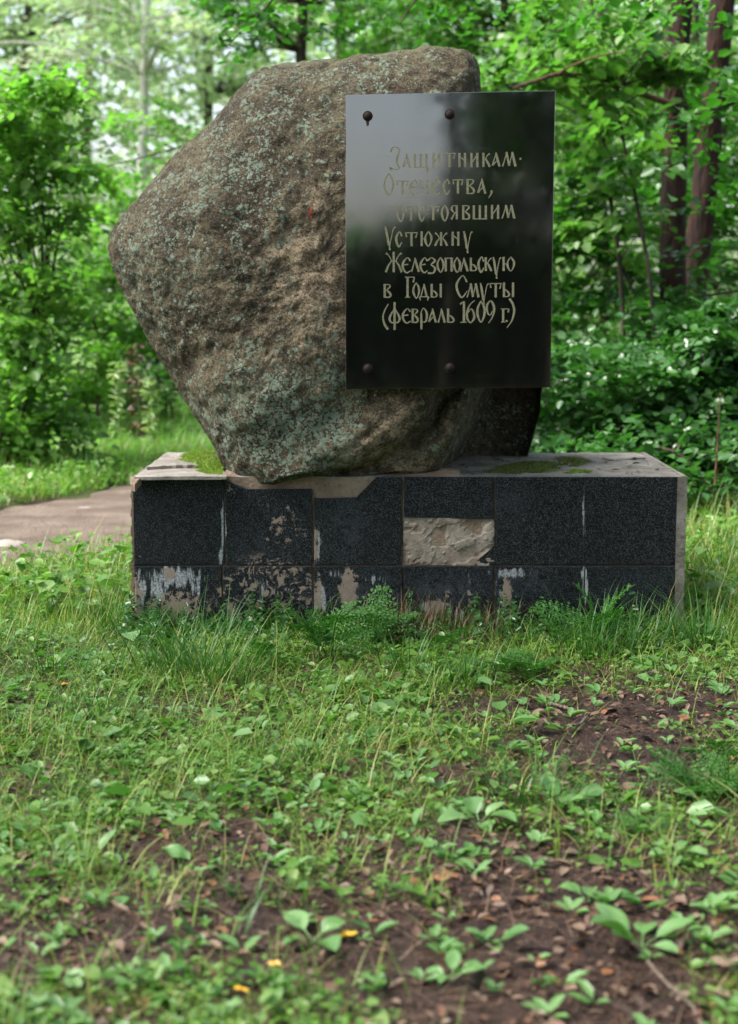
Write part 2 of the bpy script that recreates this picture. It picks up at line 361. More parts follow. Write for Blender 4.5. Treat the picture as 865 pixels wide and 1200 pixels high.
# walls of the core below its top rim
rim = [i * n2_ for i in range(n1)] + [(n1 - 1) * n2_ + j for j in range(1, n2_)] + [i * n2_ + n2_ - 1 for i in range(n1 - 2, -1, -1)] + [j for j in range(n2_ - 2, 0, -1)]
lower = top[rim].copy(); lower[:, 2] = -.15
mid = top[rim].copy(); mid[:, 2] -= .004
nb = len(top); k = len(rim)
ar = np.arange(k); rimi = np.array(rim)
side1 = np.stack([rimi, np.roll(rimi, -1), nb + np.roll(ar, -1), nb + ar], 1)
side2 = np.stack([nb + ar, nb + np.roll(ar, -1), nb + k + np.roll(ar, -1), nb + k + ar], 1)
o = link('concrete_top', npmesh('concrete_top', np.concatenate([top, mid]), [topF, side1], M['concrete'], None, False, PO), ped)
o = link('mortar_core', npmesh('mortar_core', np.concatenate([mid + [0, 0, 0], lower]), np.stack([ar, np.roll(ar, -1), k + np.roll(ar, -1), k + ar], 1), M['mortar'], None, False, PO), ped)
# tiles
BL = dict(
    stw=[(262, 620, 4, 45, .9), (258, 655, 9, 12, .6), (205, 678, 40, 16, .8), (185, 690, 12, 22, .8), (230, 690, 10, 14, .6), (165, 690, 8, 30, .7), (160, 720, 8, 20, .8),
         (375, 700, 12, 22, .8), (395, 672, 18, 8, .6), (440, 678, 16, 8, .6), (500, 675, 40, 8, .35), (500, 715, 22, 14, .7), (478, 722, 12, 10, .8), (540, 720, 16, 8, .6),
         (600, 672, 26, 7, .8), (583, 690, 8, 26, .6), (590, 720, 10, 12, .6), (684, 672, 4, 10, 1.0), (686, 690, 3, 20, .9), (684, 600, 2, 45, .7), (640, 674, 20, 5, .3), (730, 676, 30, 6, .3),
         (372, 640, 4, 25, .8), (366, 600, 3, 20, .5), (325, 600, 14, 8, .5), (310, 690, 30, 22, .45), (550, 680, 10, 14, .45), (582, 630, 3, 30, .4)],
    stt=[(198, 672, 9, 8, 1.1), (205, 712, 46, 22, .8), (160, 705, 5, 40, .9), (325, 618, 14, 20, .62), (338, 605, 14, 14, .55), (355, 622, 10, 10, .62), (310, 590, 10, 8, .45), (330, 635, 30, 10, .45),
         (370, 640, 4, 24, 1.0), (372, 610, 2, 14, .6), (409, 692, 10, 24, 1.3), (374, 700, 6, 30, .9), (512, 710, 12, 9, 1.1), (500, 724, 20, 6, .7), (552, 704, 8, 30, .5), (555, 722, 14, 8, .7), (594, 700, 6, 26, 1.2), (600, 724, 10, 8, 1.1), (525, 698, 4, 12, .6),
         (686, 708, 2, 10, .5), (310, 712, 50, 14, .45), (270, 575, 5, 6, .8)],
    stv=[(313, 702, 50, 42, 1.6)],
    stb=[(200, 600, 50, 60, .3), (405, 620, 30, 40, .7), (300, 640, 40, 25, .5), (440, 700, 60, 30, .7), (520, 690, 50, 20, .8), (620, 680, 30, 20, .8), (600, 590, 20, 30, .5), (740, 690, 40, 20, .5)])
def blob(px, py, L):
    a = np.zeros(len(px))
    for (cx, cy, rx, ry, s) in L: a = np.maximum(a, s * np.exp(-(((px - cx) / rx) ** 2 + ((py - cy) / ry) ** 2) * .8))
    return a
TY = FY
def tile(poly, dy=0.0, label=None, res=20):
    """poly: pixel outline on the front plane (top edge first, left to right, then bottom right, bottom left)"""
    xm, xM = min(a for a, b in poly), max(a for a, b in poly)
    poly = [(x - .35 * (x < xm + 3) + .35 * (x > xM - 4), y) for x, y in poly]
    pts = [P(x, y, TY) for x, y in poly]
    xl = min(p.x for p in pts); xr = max(p.x for p in pts); zb = min(p.z for p in pts)
    # top profile as function of x
    tops = [(p.x, p.z) for p in pts[:-2]]
    bots = [(pts[-1].x, pts[-1].z), (pts[-2].x, pts[-2].z)]
    nx, nz = res, res; V = []
    sides = sorted(set(list(np.linspace(xl, xr, nx)) + [xl + .002, xr - .002] + [t_[0] for t_ in tops])); nx = len(sides)
    uu = [0, .008] + list(np.linspace(0, 1, nz - 2)[1:-1]) + [.992, 1]; nz = len(uu)
    for x in sides:
        zt = np.interp(x, [a for a, b in tops], [b for a, b in tops]); zb_ = np.interp(x, [a for a, b in bots], [b for a, b in bots])
        for j in range(nz):
            u = uu[j]; edge = .0014 if (j in (0, nz - 1) or x in (sides[0], sides[-1])) else 0
            V.append((x, TY + dy + edge, zb_ + (zt - zb_) * u))
    V = np.array(V); n = len(V); Fr = grid_faces(nx, nz)
    rim = [i * nz for i in range(nx)] + [(nx - 1) * nz + j for j in range(1, nz)] + [i * nz + nz - 1 for i in range(nx - 2, -1, -1)] + [j for j in range(nz - 2, 0, -1)]
    back = V[rim].copy(); back[:, 1] = TY + .016
    # ragged chips along the edges
    ar = np.arange(len(rim)); ri = np.array(rim)
    side = np.stack([ri, n + ar, n + np.roll(ar, -1), np.roll(ri, -1)], 1)
    V = np.concatenate([V, back]); q = pix(V)
    at = {k: blob(q[:, 0], q[:, 1], v) for k, v in BL.items()}
    o = link('granite_tile', npmesh('granite_tile', V, [Fr, side], M['granite'], at, False, PO), ped)
    if label: o['label'] = label
    return o
yj0, yj1 = 662, 663.8
tile([(158, 559), (261, 559), (261, yj0), (158, yj0)], 0, None)
tile([(265, 563), (290, 573), (365, 573), (365, yj0), (265, yj0)], .001, 'black tile with chipped spots and a cut corner under the boulder')
tile([(369, 584), (418, 583), (441, 559), (470, 559), (470, yj0), (369, yj0)], 0, 'black tile notched at its top left under the boulder')
tile([(474, 559), (577, 559), (578, 608), (474, 606)], .002, 'short black tile broken off above the bare mortar')
tile([(581, 559), (683, 559), (683, yj0), (581, yj0)], 0, None)
tile([(686, 559), (792, 559), (791, yj0), (686, yj0)], .0005, None)
tile([(158, yj1), (259, yj1), (259, 750), (160, 750)], .001, 'black tile streaked with white drips and mortar')
tile([(263, yj1), (365, yj1), (365, 750), (263, 750)], 0, 'black tile covered in swirls of old adhesive')
tile([(369, yj1), (471, yj1), (471, 750), (369, 750)], .0015, 'black tile with a tan patch of mortar')
tile([(474, yj1), (577, yj1), (577, 750), (474, 750)], 0, None)
tile([(581, yj1), (684, yj1), (683, 750), (581, 750)], .001, 'black tile with a peeled brown streak at its left')
tile([(687, yj1), (791, yj1), (788, 750), (687, 750)], 0, None)
tile([(553, 664 - 1), (579, 640), (579, 663), (553, 663.5)], .004, 'small triangular remnant of black tile', 6)
# exposed mortar where a tile is missing
a0, a1 = P(473, 607, FY), P(579, 663, FY)
nu, nv = 46, 28; V = []
for i in range(nu):
    for j in range(nv):
        x = a0.x + (a1.x - a0.x) * i / (nu - 1); z = a1.z + (a0.z - a1.z) * j / (nv - 1)
        n = mn.fractal(Vector((x * 9, 3, z * 9)), 1, 2, 4); r_ = mn.hetero_terrain(Vector((x * 6, 1, z * 11)), .8, 2.1, 4, .6)
        stp = .006 * (1 if n > .03 else 0) + .004 * (1 if r_ > .75 else 0)
        V.append((x, FY + .013 - .006 * n - stp * .8, z))
link('exposed_mortar', npmesh('exposed_mortar', np.array(V), grid_faces(nu, nv), M['exposed'], None, False, PO), ped)
# left mortar strip with ragged edge and right end slab
def strip(name, pxs_l, pxs_r, ys_, mat, dy, th=.02):
    V = []
    for (l, r, y) in zip(pxs_l, pxs_r, ys_):
        a, b = P(l, y, FY), P(r, y, FY)
        V += [(a.x, FY + dy + th, a.z), (a.x, FY + dy, a.z), (b.x, FY + dy + .001, b.z), (b.x, FY + dy + th, b.z)]
    n = len(ys_); Fq = grid_faces(n, 4)
    return link(name, npmesh(name, np.array(V), Fq, mat, None, False, PO), ped)
yy = np.linspace(559, 752, 60)
strip('mortar_edge', [153.5 + 1.0 * math.sin(y * .3) + .7 * math.sin(y * .83) + (2 if 640 < y < 655 else 0) for y in yy], [157.5 + .6 * math.sin(y * .5) + (2 if y > 690 else 0) for y in yy], yy, M['mortar'], .006, .012)
strip('end_slab', [793.5 - (y - 559) * .018 for y in yy], [806 - (y - 559) * .03 + .5 * math.sin(y * .4) for y in yy], yy, M['concrete'], .002, .018)
bx, bf = box_np(PR - .018, PR + .001, FY + .0205, BY + .004, -.1, ZT - .002)
link('side_slab', npmesh('side_slab', bx, bf, M['concrete'], None, False, PO), ped)
bx, bf = box_np(PL - .002, PL + .014, FY + .02, BY + .002, -.1, ZT - .012)
link('side_slab', npmesh('side_slab', bx, bf, M['mortar'], None, False, PO), ped)
# mortar fillet under the boulder, spread along the notch
V = []; nu, nv = 70, 8
prof = [(262, 560), (275, 567), (292, 574), (330, 575), (366, 576), (372, 585), (418, 584), (440, 562), (480, 560), (540, 560)]
for i in range(nu):
    px = 262 + (540 - 262) * i / (nu - 1); py = np.interp(px, [a for a, b in prof], [b for a, b in prof]) + .7 * math.sin(px * .4)
    a = P(px, py + 2, FY + .006)
    for j in range(nv):
        u = j / (nv - 1); up_ = (ZT + .012 - a.z) * sstep(0, .5, u)
        V.append((a.x, FY + .006 + u * .16 + .006 * mn.noise(Vector((a.x * 14, u * 3, 0))), a.z + up_ + .01 * mn.noise(Vector((a.x * 9, u * 4, 5)))))
link('mortar_fillet', npmesh('mortar_fillet', np.array(V), grid_faces(nu, nv), M['mortar'], None, True, PO), ped)
# broken stone pieces lying on the left of the top
def chip(poly, z0, th, seed, name='stone_slab', mat='stonechip'):
    """poly of (px,py) on the top plane"""
    pts = [G(x, y, z0 + th) for x, y in poly]; rp = []
    for i, p in enumerate(pts):
        q = pts[(i + 1) % len(pts)]
        for s in range(5):
            u = s / 5; c_ = p.lerp(q, u); rp.append(Vector((c_.x + .008 * mn.noise(Vector((c_.x * 40, c_.y * 40, seed))), c_.y + .012 * mn.noise(Vector((c_.y * 40, c_.x * 40, seed + 9))), z0 + th + .003 * mn.noise(Vector((c_.x * 30, c_.y * 30, seed))))))
    n = len(rp); c0 = sum(rp, Vector()) / n
    ins = [c0.lerp(p, .93) + Vector((0, 0, .003)) for p in rp]; low = [p.copy() for p in rp]
    for p in low: p.z = z0
    V = [tuple(p) for p in ins + rp + low] + [tuple(c0 + Vector((0, 0, .003)))]
    F4 = [(i, (i + 1) % n, n + (i + 1) % n, n + i) for i in range(n)] + [(n + i, n + (i + 1) % n, 2 * n + (i + 1) % n, 2 * n + i) for i in range(n)]
    F3 = [(3 * n, (i + 1) % n, i) for i in range(n)]
    return link(name, npmesh(name, np.array(V), [np.array(F4), np.array(F3)], M[mat], None, False, PO), ped)
chip([(156, 559), (266, 558.5), (262, 548), (246, 545), (192, 545), (172, 550)], ZT - .006, .012, 1)
chip([(173, 547), (200, 545.5), (232, 545), (228, 540), (210, 533), (196, 530), (186, 537)], ZT - .004, .026, 2)
chip([(196, 531), (250, 529), (252, 538), (225, 540), (205, 536)], ZT - .004, .03, 3)
chip([(154.5, 559), (166, 559), (158, 568), (154.5, 567)], ZT - .03, .027, 5, 'mortar_chip', 'mortar')
bevel(chip([(705, 536), (752, 533), (757, 536), (722, 539)], ZT - .004, .006, 7), .002)
# ------------------------------------------------------------------ boulder
OUT = [(300, 84), (308, 79), (328, 75), (350, 73), (375, 71), (400, 70), (420, 67), (440, 64), (480, 60), (520, 57), (545, 58), (556, 64), (561, 78), (563, 106), (575, 150), (592, 220), (612, 300), (628, 380), (636, 450), (631, 490), (623, 520), (612, 552), (570, 566), (500, 572), (430, 586),
       (380, 590), (330, 593), (296, 584), (274, 568), (262, 545), (252, 525), (240, 505), (215, 465), (190, 425), (165, 380), (147, 347), (131, 312), (126, 288), (134, 264), (155, 240), (182, 210), (208, 180), (238, 152), (260, 130), (284, 102)]
CX, CY = 372, 320
po = np.array(OUT, float) - [CX, CY]; ang = np.arctan2(-po[:, 1], po[:, 0])
def R_of(th):
    d = np.array([math.cos(th), -math.sin(th)]); best = 0
    for k in range(len(po)):
        a, b = po[k], po[(k + 1) % len(po)]; e = b - a; den = d[0] * e[1] - d[1] * e[0]
        if abs(den) < 1e-9: continue
        t_ = (a[0] * e[1] - a[1] * e[0]) / den; u = (a[0] * d[1] - a[1] * d[0]) / den
        if t_ > 0 and -1e-6 <= u <= 1 + 1e-6: best = max(best, t_)
    return best
NT_, NP = 720, 300
ths = np.linspace(0, 2 * math.pi, NT_, endpoint=False); Rs = np.array([R_of(t_) for t_ in ths])
ker = np.array([0, 1, 2, 1, 0]) / 4; Rs = np.convolve(np.concatenate([Rs[-2:], Rs, Rs[:2]]), ker, 'valid')
YC = 6.55; TF, TB = .50, .48
phis = np.linspace(0.0, math.pi, NP)
TH, PH = np.meshgrid(ths, phis, indexing='ij'); RR = np.repeat(Rs[:, None], NP, 1)
down = sstep(.55, .95, -np.sin(TH)); nn = 2.7 + 3.2 * down * sstep(.15, .75, np.sin(PH))
cs, sn_ = np.cos(PH), np.sin(PH)
s_ = np.abs(sn_) ** (2 / nn); u_ = np.sign(cs) * np.abs(cs) ** (2 / nn)
qx = CX + RR * np.cos(TH) * s_; qy = CY - RR * np.sin(TH) * s_
front = (u_ > 0)
Yv = YC - np.where(front, TF, TB) * u_
fw_ = np.clip(u_, 0, 1) ** .5
# big planes of the front face: slightly turned, fuller at lower left, set back at the upper right
Yv += fw_ * (.05 * sstep(450, 600, qx) + .07 * sstep(250, 60, qy) - .035 * np.exp(-(((qx - 330) / 90) ** 2 + ((qy - 480) / 90) ** 2)) + .05 * sstep(260, 140, qx))
Yv += fw_ * .10 * sstep(0, 1, sstep(430, 590, qy) * sstep(330, 230, qx))
# crease between the lobes and the set-back lobe on the right
cr = np.array([(560, 425), (520, 462), (503, 500), (478, 522), (440, 540), (392, 562), (360, 590)], float)
def dline(qx, qy, L):
    d = np.full(qx.shape, 1e9)
    for a, b in zip(L[:-1], L[1:]):
        e = b - a; t_ = np.clip(((qx - a[0]) * e[0] + (qy - a[1]) * e[1]) / (e @ e), 0, 1); d = np.minimum(d, np.hypot(qx - a[0] - t_ * e[0], qy - a[1] - t_ * e[1]))
    return d
dc = dline(qx, qy, cr); yl = np.interp(qx, [360, 392, 440, 478, 503, 520, 560], [590, 562, 540, 522, 500, 462, 425])
below = sstep(-6, 14, qy - yl)
Yv += fw_ * (.075 * np.exp(-(dc / 8) ** 2) + .06 * below - .05 * np.exp(-((dc - 32) / 22) ** 2) * (1 - below) - .05 * below * np.exp(-((dc - 26) / 18) ** 2))
cr2 = np.array([(480, 465), (440, 500), (415, 520), (400, 530)], float); Yv += fw_ * .018 * np.exp(-(dline(qx, qy, cr2) / 5) ** 2)
rec = sstep(-12, 26, (qx - 540) + (qy - 500) * .38) * sstep(420, 452, qy)
Yv += .85 * rec * (u_ > 0)
recb = rec * (1 - sstep(600, 640, qy))
Yv = np.where(front, np.minimum(Yv, YC + .40 * recb), Yv + .34 * recb)
base = np.stack([qx.ravel(), qy.ravel(), Yv.ravel()], 1)
# unproject every vertex at its own depth
dirx = FW.x + RT.x * ((base[:, 0] - W / 2) / F) + UP.x * (-(base[:, 1] - H / 2) / F)
diry = FW.y + RT.y * ((base[:, 0] - W / 2) / F) + UP.y * (-(base[:, 1] - H / 2) / F)
dirz = FW.z + RT.z * 0 + UP.z * (-(base[:, 1] - H / 2) / F)
k = base[:, 2] / diry
k_sil = np.where(u_.ravel() < 0, (YC + .34 * recb.ravel()) / diry, k)      # back half keeps the silhouette's world outline
BV = np.stack([dirx * k_sil + CAM.x, base[:, 2], CAM.z + dirz * k_sil], 1)
cen = np.array([BV[:, 0].mean(), YC, BV[:, 2].mean()])
nrm = BV - cen; nrm[:, 1] *= 1.8; nrm /= np.linalg.norm(nrm, axis=1)[:, None] + 1e-9
d1 = fbm(BV * 1.9 + 3.1, 3, 1.0); d2 = fbm(BV * 7.5, 4, .9)
rd = np.array([mn.ridged_multi_fractal(Vector(p), .9, 2.1, 4, 1.0, 2.0) for p in BV * 2.6 + 5], np.float32)
keep = np.where(np.abs(u_.ravel()) < .3, .15, 1.0)
BV += nrm * ((.028 * d1 * keep + .013 * d2 * np.maximum(keep, .6) - .009 * (rd - 1.2) * keep)[:, None])
d4 = fbm(BV * 24, 3, .8); BV += nrm * (.0065 * d4)[:, None]
q = pix(BV); cpy = np.interp(q[:, 0], [255, 265, 285, 300, 320, 345, 375, 430, 470, 530], [530, 549, 563, 569, 573, 567, 562, 557, 555, 555])
lim = FY - .05 + .11 * sstep(-10, 2, q[:, 1] - cpy); ml = (q[:, 1] > cpy - 10) & (BV[:, 1] < YC - .1); BV[ml, 1] = np.maximum(BV[ml, 1], lim[ml])
lich = blob(q[:, 0], q[:, 1], [(350, 500, 95, 70, 1.7), (285, 210, 70, 60, .75), (330, 120, 60, 40, .7), (200, 330, 60, 80, .6), (180, 260, 40, 50, .5), (395, 450, 30, 45, 1.0), (320, 390, 50, 40, .55), (440, 90, 60, 25, .5), (300, 290, 50, 60, .5), (160, 310, 25, 50, .8)])
tanm = blob(q[:, 0], q[:, 1], [(368, 250, 26, 60, .8), (355, 340, 42, 60, 1.0), (395, 380, 26, 40, .8), (350, 290, 60, 70, .8), (330, 400, 70, 60, .6), (290, 330, 60, 80, .4), (460, 490, 40, 34, .95), (430, 530, 60, 26, 1.0), (520, 500, 20, 40, .55), (300, 420, 60, 60, .4), (480, 545, 40, 14, .9)])
lich = lich - .55 * tanm * (q[:, 1] < 430) - 1.6 * (tanm > .5) * (q[:, 1] > 455) * (q[:, 0] > 420)
rust = blob(q[:, 0], q[:, 1], [(364, 250, 4, 11, .8)])
bo = P(372, 560, 6.55); bo.z = ZT
boul = link('boulder', npmesh('boulder', BV, grid_faces(NT_, NP, True), M['boulder'], dict(lich=lich, tan=tanm, rust=rust), True, bo)); boul.location = bo
tag(boul, 'huge lichen covered granite boulder standing on the black pedestal', 'boulder')
# ------------------------------------------------------------------ plaque
YPL, YPR = 5.985, 5.933
cTL, cTR, cBR, cBL = P(405, 111, YPL), P(651, 106, YPR), P(645, 454, YPR), P(405, 456, YPL)
pq = empty('memorial_plaque', cBL.lerp(cBR, .5), 'polished black memorial plaque with Cyrillic inscription bolted to the boulder', 'plaque'); QO = Vector(pq.location)
pn = (cTR - cTL).cross(cBL - cTL).normalized()
if pn.y > 0: pn = -pn                                  # towards the viewer
def on_plaque(px, py, lift=0.0):
    d = FW + RT * ((px - W / 2) / F) + UP * (-(py - H / 2) / F)
    t_ = (cTL - CAM).dot(pn) / d.dot(pn); return CAM + d * t_ + pn * lift
fr = [on_plaque(*c_) for c_ in ((405, 111), (651, 106), (645, 454), (405, 456))]
bk = [p - pn * .03 for p in fr]
o = link('slab', npmesh('slab', np.array([tuple(p) for p in fr + bk]), np.array([(0, 3, 2, 1), (4, 5, 6, 7), (0, 1, 5, 4), (1, 2, 6, 5), (2, 3, 7, 6), (3, 0, 4, 7)]), M['plaque'], None, False, QO), pq)
bevel(o, .0015, 2)
T, t1 = 2.9, 1.25
GL = {
 'А': [[(.55, .98, t1), (.30, .55, 1.6), (.08, .08, T * .7), (.40, .30, t1), (.62, .38, t1)], [(.48, 1, 1.8), (.62, .6, T), (.9, 0, T)]],
 'Щ': [[(.08, 1, T), (.08, .03, T)], [(.45, 1, T), (.45, .03, T)], [(.82, 1, T), (.82, .03, T)], [(0, .03, t1), (1, .03, t1)], [(.93, .05, 2), (.88, -.2, T), (.9, -.36, 1.2)]],
 'Ш': [[(.08, 1, T), (.08, .03, T)], [(.48, 1, T), (.48, .03, T)], [(.88, 1, T), (.88, .03, T)], [(0, .03, t1), (.98, .03, t1)]],
 'И': [[(.16, 1, T), (.16, 0, T)], [(.84, 1, T), (.84, 0, T)], [(.2, .3, t1), (.82, .85, 1.8)]],
 'Н': [[(.16, 1, T), (.16, 0, T)], [(.84, 1, T), (.84, 0, T)], [(.2, .75, 1.8), (.82, .45, t1)]],
 'Т': [[(.5, .96, T), (.5, 0, T)], [(.0, .96, t1), (1, .96, t1)], [(.03, .98, 1), (.1, .66, 2.2)], [(.97, .98, 1), (.84, .6, 2.0)]],
 'К': [[(.16, 1, T), (.16, 0, T)], [(.9, .95, 2), (.62, .8, t1), (.38, .52, t1)], [(.4, .6, 1.5), (.62, .35, T), (.92, 0, T)]],
 'М': [[(.33, 1, t1), (.16, .4, 1.4), (.03, 0, 1.8)], [(.3, 1, T), (.5, .04, T)], [(.5, .06, t1), (.72, 1, t1)], [(.7, 1, T), (.93, 0, T * 1.1)]],
 'О': [[(.5, 1, 1.2), (.86, .68, T), (.88, .34, 2.3), (.52, 0, 1.5), (.14, .32, T), (.12, .66, 2.2), (.5, 1, 1.2)]],
 'Е': [[(.95, .78, 2.4), (.62, 1, t1), (.16, .68, T), (.14, .3, T), (.52, 0, 1.8), (.97, .14, 1.4)], [(.2, .52, t1), (.72, .56, 2)]],
 'Ч': [[(.1, 1, T), (.14, .62, 2.2), (.45, .42, t1), (.85, .55, t1)], [(.85, 1, T), (.85, 0, T)]],
 'С': [[(.92, .7, 2.4), (.6, 1, t1), (.14, .66, T), (.18, .3, T), (.52, 0, 2.2), (.95, .3, t1)]],
 'В': [[(.2, 1, T), (.2, 0, T)], [(.05, .98, t1), (.75, .96, t1), (.82, .8, 2.2), (.4, .54, t1)], [(.4, .56, t1), (.86, .3, T), (.8, .04, 2), (.05, .02, t1)]],
 'Я': [[(.82, 1, T), (.82, 0, T)], [(.9, .98, t1), (.3, .95, 1.5), (.14, .74, T), (.4, .52, t1), (.8, .5, t1)], [(.6, .5, t1), (.12, 0, T)]],
 'У': [[(.1, 1, 1.6), (.22, .75, T), (.42, .2, T)], [(.97, .97, 2.4), (.78, .86, t1), (.55, .35, t1), (.47, .12, 1.8), (.5, 0, T * .9)]],
 'Ю': [[(.12, 1, T), (.12, 0, T)], [(.12, .5, t1), (.5, .5, t1)], [(.7, 1, t1), (.93, .65, T), (.9, .3, 2.2), (.68, 0, 1.4), (.45, .3, T), (.46, .68, 2), (.7, 1, t1)]],
 'Ж': [[(.5, 1, T), (.5, 0, T)], [(.06, .93, 3), (.2, .84, 1.3), (.36, .56, 1.4), (.2, .32, 2.4), (.06, 0, T)], [(.94, .93, 3), (.8, .84, 1.3), (.64, .56, 1.4), (.8, .32, 2.4), (.94, 0, T)], [(.34, .54, 1.4), (.66, .54, 1.4)]],
 'Л': [[(.5, .97, t1), (.28, .45, 1.5), (.08, 0, 2.2)], [(.46, 1, 1.7), (.62, .6, T), (.92, 0, T)]],
 'З': [[(.12, .82, 2.4), (.5, 1, t1), (.85, .8, T), (.42, .56, t1)], [(.42, .56, t1), (.88, .32, T), (.7, .02, 2.2), (.12, .0, 2.4)]],
 'з': [[(.12, .78, T), (.35, .98, t1), (.85, .9, 2), (.72, .6, T * .9), (.62, .35, T)], [(.62, .4, T), (.75, .2, 2.2), (.9, .1, t1), (.45, .05, 1.5), (.1, .12, 2.4), (.2, 0, t1)]],
 'П': [[(.16, 1, T), (.16, 0, T)], [(.84, 1, T), (.84, 0, T)], [(.0, .97, t1), (1, .97, t1)]],
 'Ь': [[(.2, 1, T), (.2, 0, T)], [(.2, .5, t1), (.55, .45, 2), (.88, .2, T * .9), (.7, .04, 1.6), (.08, .03, t1)]],
 'Г': [[(.3, .97, T), (.3, 0, T)], [(.05, .97, t1), (.97, .97, t1)], [(.97, .98, 1.2), (.84, .72, 2.4)], [(.08, .01, t1), (.55, .01, t1)]],
 'Д': [[(.52, 1, t1), (.2, .24, 1.6)], [(.48, 1, 1.8), (.76, .24, T)], [(.04, .22, t1), (.96, .22, t1)], [(.08, .22, 2.6), (.14, .0, 1.2)], [(.94, .22, 2.6), (.84, .0, 1.2)]],
 'Ы': [[(.14, 1, T), (.14, 0, T)], [(.14, .5, t1), (.36, .45, 2), (.58, .2, T * .9), (.45, .04, 1.6), (.06, .03, t1)], [(.9, 1, T), (.9, 0, T)]],
 'Ф': [[(.5, 1, T), (.5, 0, T)], [(.5, .78, t1), (.12, .45, T), (.22, .28, 2.2), (.5, .26, t1)], [(.5, .78, t1), (.88, .45, T), (.78, .28, 2.2), (.5, .26, t1)]],
 'Р': [[(.18, .78, 2), (.2, .35, T), (.2, 0, T * .8)], [(.12, .78, t1), (.48, 1, t1), (.88, .74, T), (.8, .42, 2.4), (.5, .34, t1), (.22, .42, t1)]],
 '(': [[(.95, 1, 1), (.35, .72, 1.8), (.12, .48, 2), (.4, .18, T), (.9, 0, T)]],
 ')': [[(.4, 1, T), (.85, .78, T), (.96, .55, T), (.7, .25, 2), (.08, 0, 1)]],
 '1': [[(.6, 1, T), (.6, .02, T * 1.1)], [(.6, 1, t1), (.02, .86, 2)], [(.05, .01, t1), (1, .01, t1)]],
 '6': [[(.95, 1, 1.2), (.4, .78, 1.7), (.12, .42, T), (.2, .14, 2.5), (.5, 0, 1.8), (.88, .2, T), (.82, .46, 2.4), (.55, .62, t1), (.25, .44, t1)]],
 '0': [[(.5, 1, 1.5), (.86, .68, T), (.86, .32, T), (.5, 0, 1.6), (.14, .32, T), (.14, .66, T), (.5, 1, 1.5)]],
 '9': [[(.3, 0, 1.2), (.72, .26, 1.8), (.92, .6, T), (.78, .88, T), (.5, 1, 1.6), (.12, .78, T), (.2, .46, 2.2), (.5, .36, t1), (.75, .55, t1)]],
 '.': [[(.0, .5, 2.6), (1, .5, 2.6)]], ',': [[(.75, 1, T), (.7, .6, 2.2), (.15, 0, 1)]],
}
LINES = [
 [('з', 456, 470, 172, 200), ('А', 472, 481.5, 180, 196.5), ('Щ', 485, 503, 180, 196.5), ('И', 506.5, 516.5, 179, 196.5), ('Т', 519.5, 534, 179, 196), ('Н', 537, 546.5, 179, 196), ('И', 551, 561, 179, 196), ('К', 565, 575, 179, 195.5), ('А', 576.5, 586.5, 178.5, 195), ('М', 588.5, 605.3, 178, 195), ('.', 609, 611, 185, 187)],
 [('О', 449.4, 462, 203, 229), ('Т', 464.5, 479, 211.5, 228), ('Е', 480, 489.5, 211, 228.5), ('Ч', 492, 502.5, 211, 228), ('Е', 506, 516, 210, 228.5), ('С', 519, 527.5, 210, 228), ('Т', 530.5, 543, 210, 227), ('В', 546, 556.5, 210, 227), ('А', 559.5, 570, 209, 227), (',', 572, 577.5, 223, 232)],
 [('О', 465, 474, 241, 259.7), ('Т', 475, 488.5, 242, 258.5), ('С', 490.5, 498, 241, 259), ('Т', 500.5, 515, 241.5, 258), ('О', 517, 525.5, 240, 259), ('Я', 528, 537, 240.5, 257), ('В', 541, 551, 240.5, 257), ('Ш', 554, 571.5, 240.5, 257), ('И', 575, 585.5, 240, 256.5), ('М', 588, 604, 240, 256)],
 [('У', 450, 464, 265, 293), ('С', 463.5, 471.5, 271.5, 289), ('Т', 475, 489.5, 272, 288.5), ('Ю', 492.5, 506.5, 271, 288.5), ('Ж', 509, 525, 272, 288), ('Н', 529, 538.7, 271.5, 288), ('У', 542.5, 554, 270.6, 296.6)],
 [('Ж', 451, 472, 295, 319), ('Е', 471, 481.6, 302, 319.5), ('Л', 481.6, 491.8, 302, 318.5), ('Е', 492, 501.4, 302, 319.5), ('З', 500, 511.3, 302, 320), ('О', 512, 520.6, 301.5, 319), ('П', 520.8, 531, 302, 318), ('О', 531.5, 540, 301.5, 319), ('Л', 539, 549, 302, 318), ('Ь', 550, 559.5, 302, 317.5), ('С', 560, 567.5, 301, 319), ('К', 568, 576.7, 301.5, 317.5), ('У', 577, 587.6, 301, 326.6), ('Ю', 588.5, 603.3, 301, 317.5)],
 [('В', 449, 458.7, 333, 348.5), ('Г', 474, 486.3, 324, 348.5), ('О', 483.7, 492, 331, 349.5), ('Д', 491, 503, 332.5, 352), ('Ы', 504, 518, 332.5, 348.5), ('С', 533.5, 548.5, 323, 348.5), ('М', 547, 562, 332, 348.5), ('У', 562, 573, 331.5, 357), ('Т', 574, 588, 331.5, 348.5), ('Ы', 588.7, 602.7, 331, 348)],
 [('(', 448, 455.6, 356, 386), ('Ф', 455, 470, 354, 386.6), ('Е', 471, 481.6, 361.6, 378.5), ('В', 482, 490.5, 362, 378), ('Р', 492, 501.4, 361, 386), ('А', 502, 512, 361.5, 378), ('Л', 513, 522.2, 361.5, 378), ('Ь', 523.3, 533, 361.5, 378), ('1', 539, 547, 353, 378), ('6', 546, 557, 352, 378), ('0', 558.5, 569, 352.5, 377.5), ('9', 569.4, 580, 352.5, 378.5), ('Г', 586.6, 597, 361.5, 377.5), ('.', 592.6, 595, 375, 377), (')', 593.4, 602.9, 349.7, 384)]]
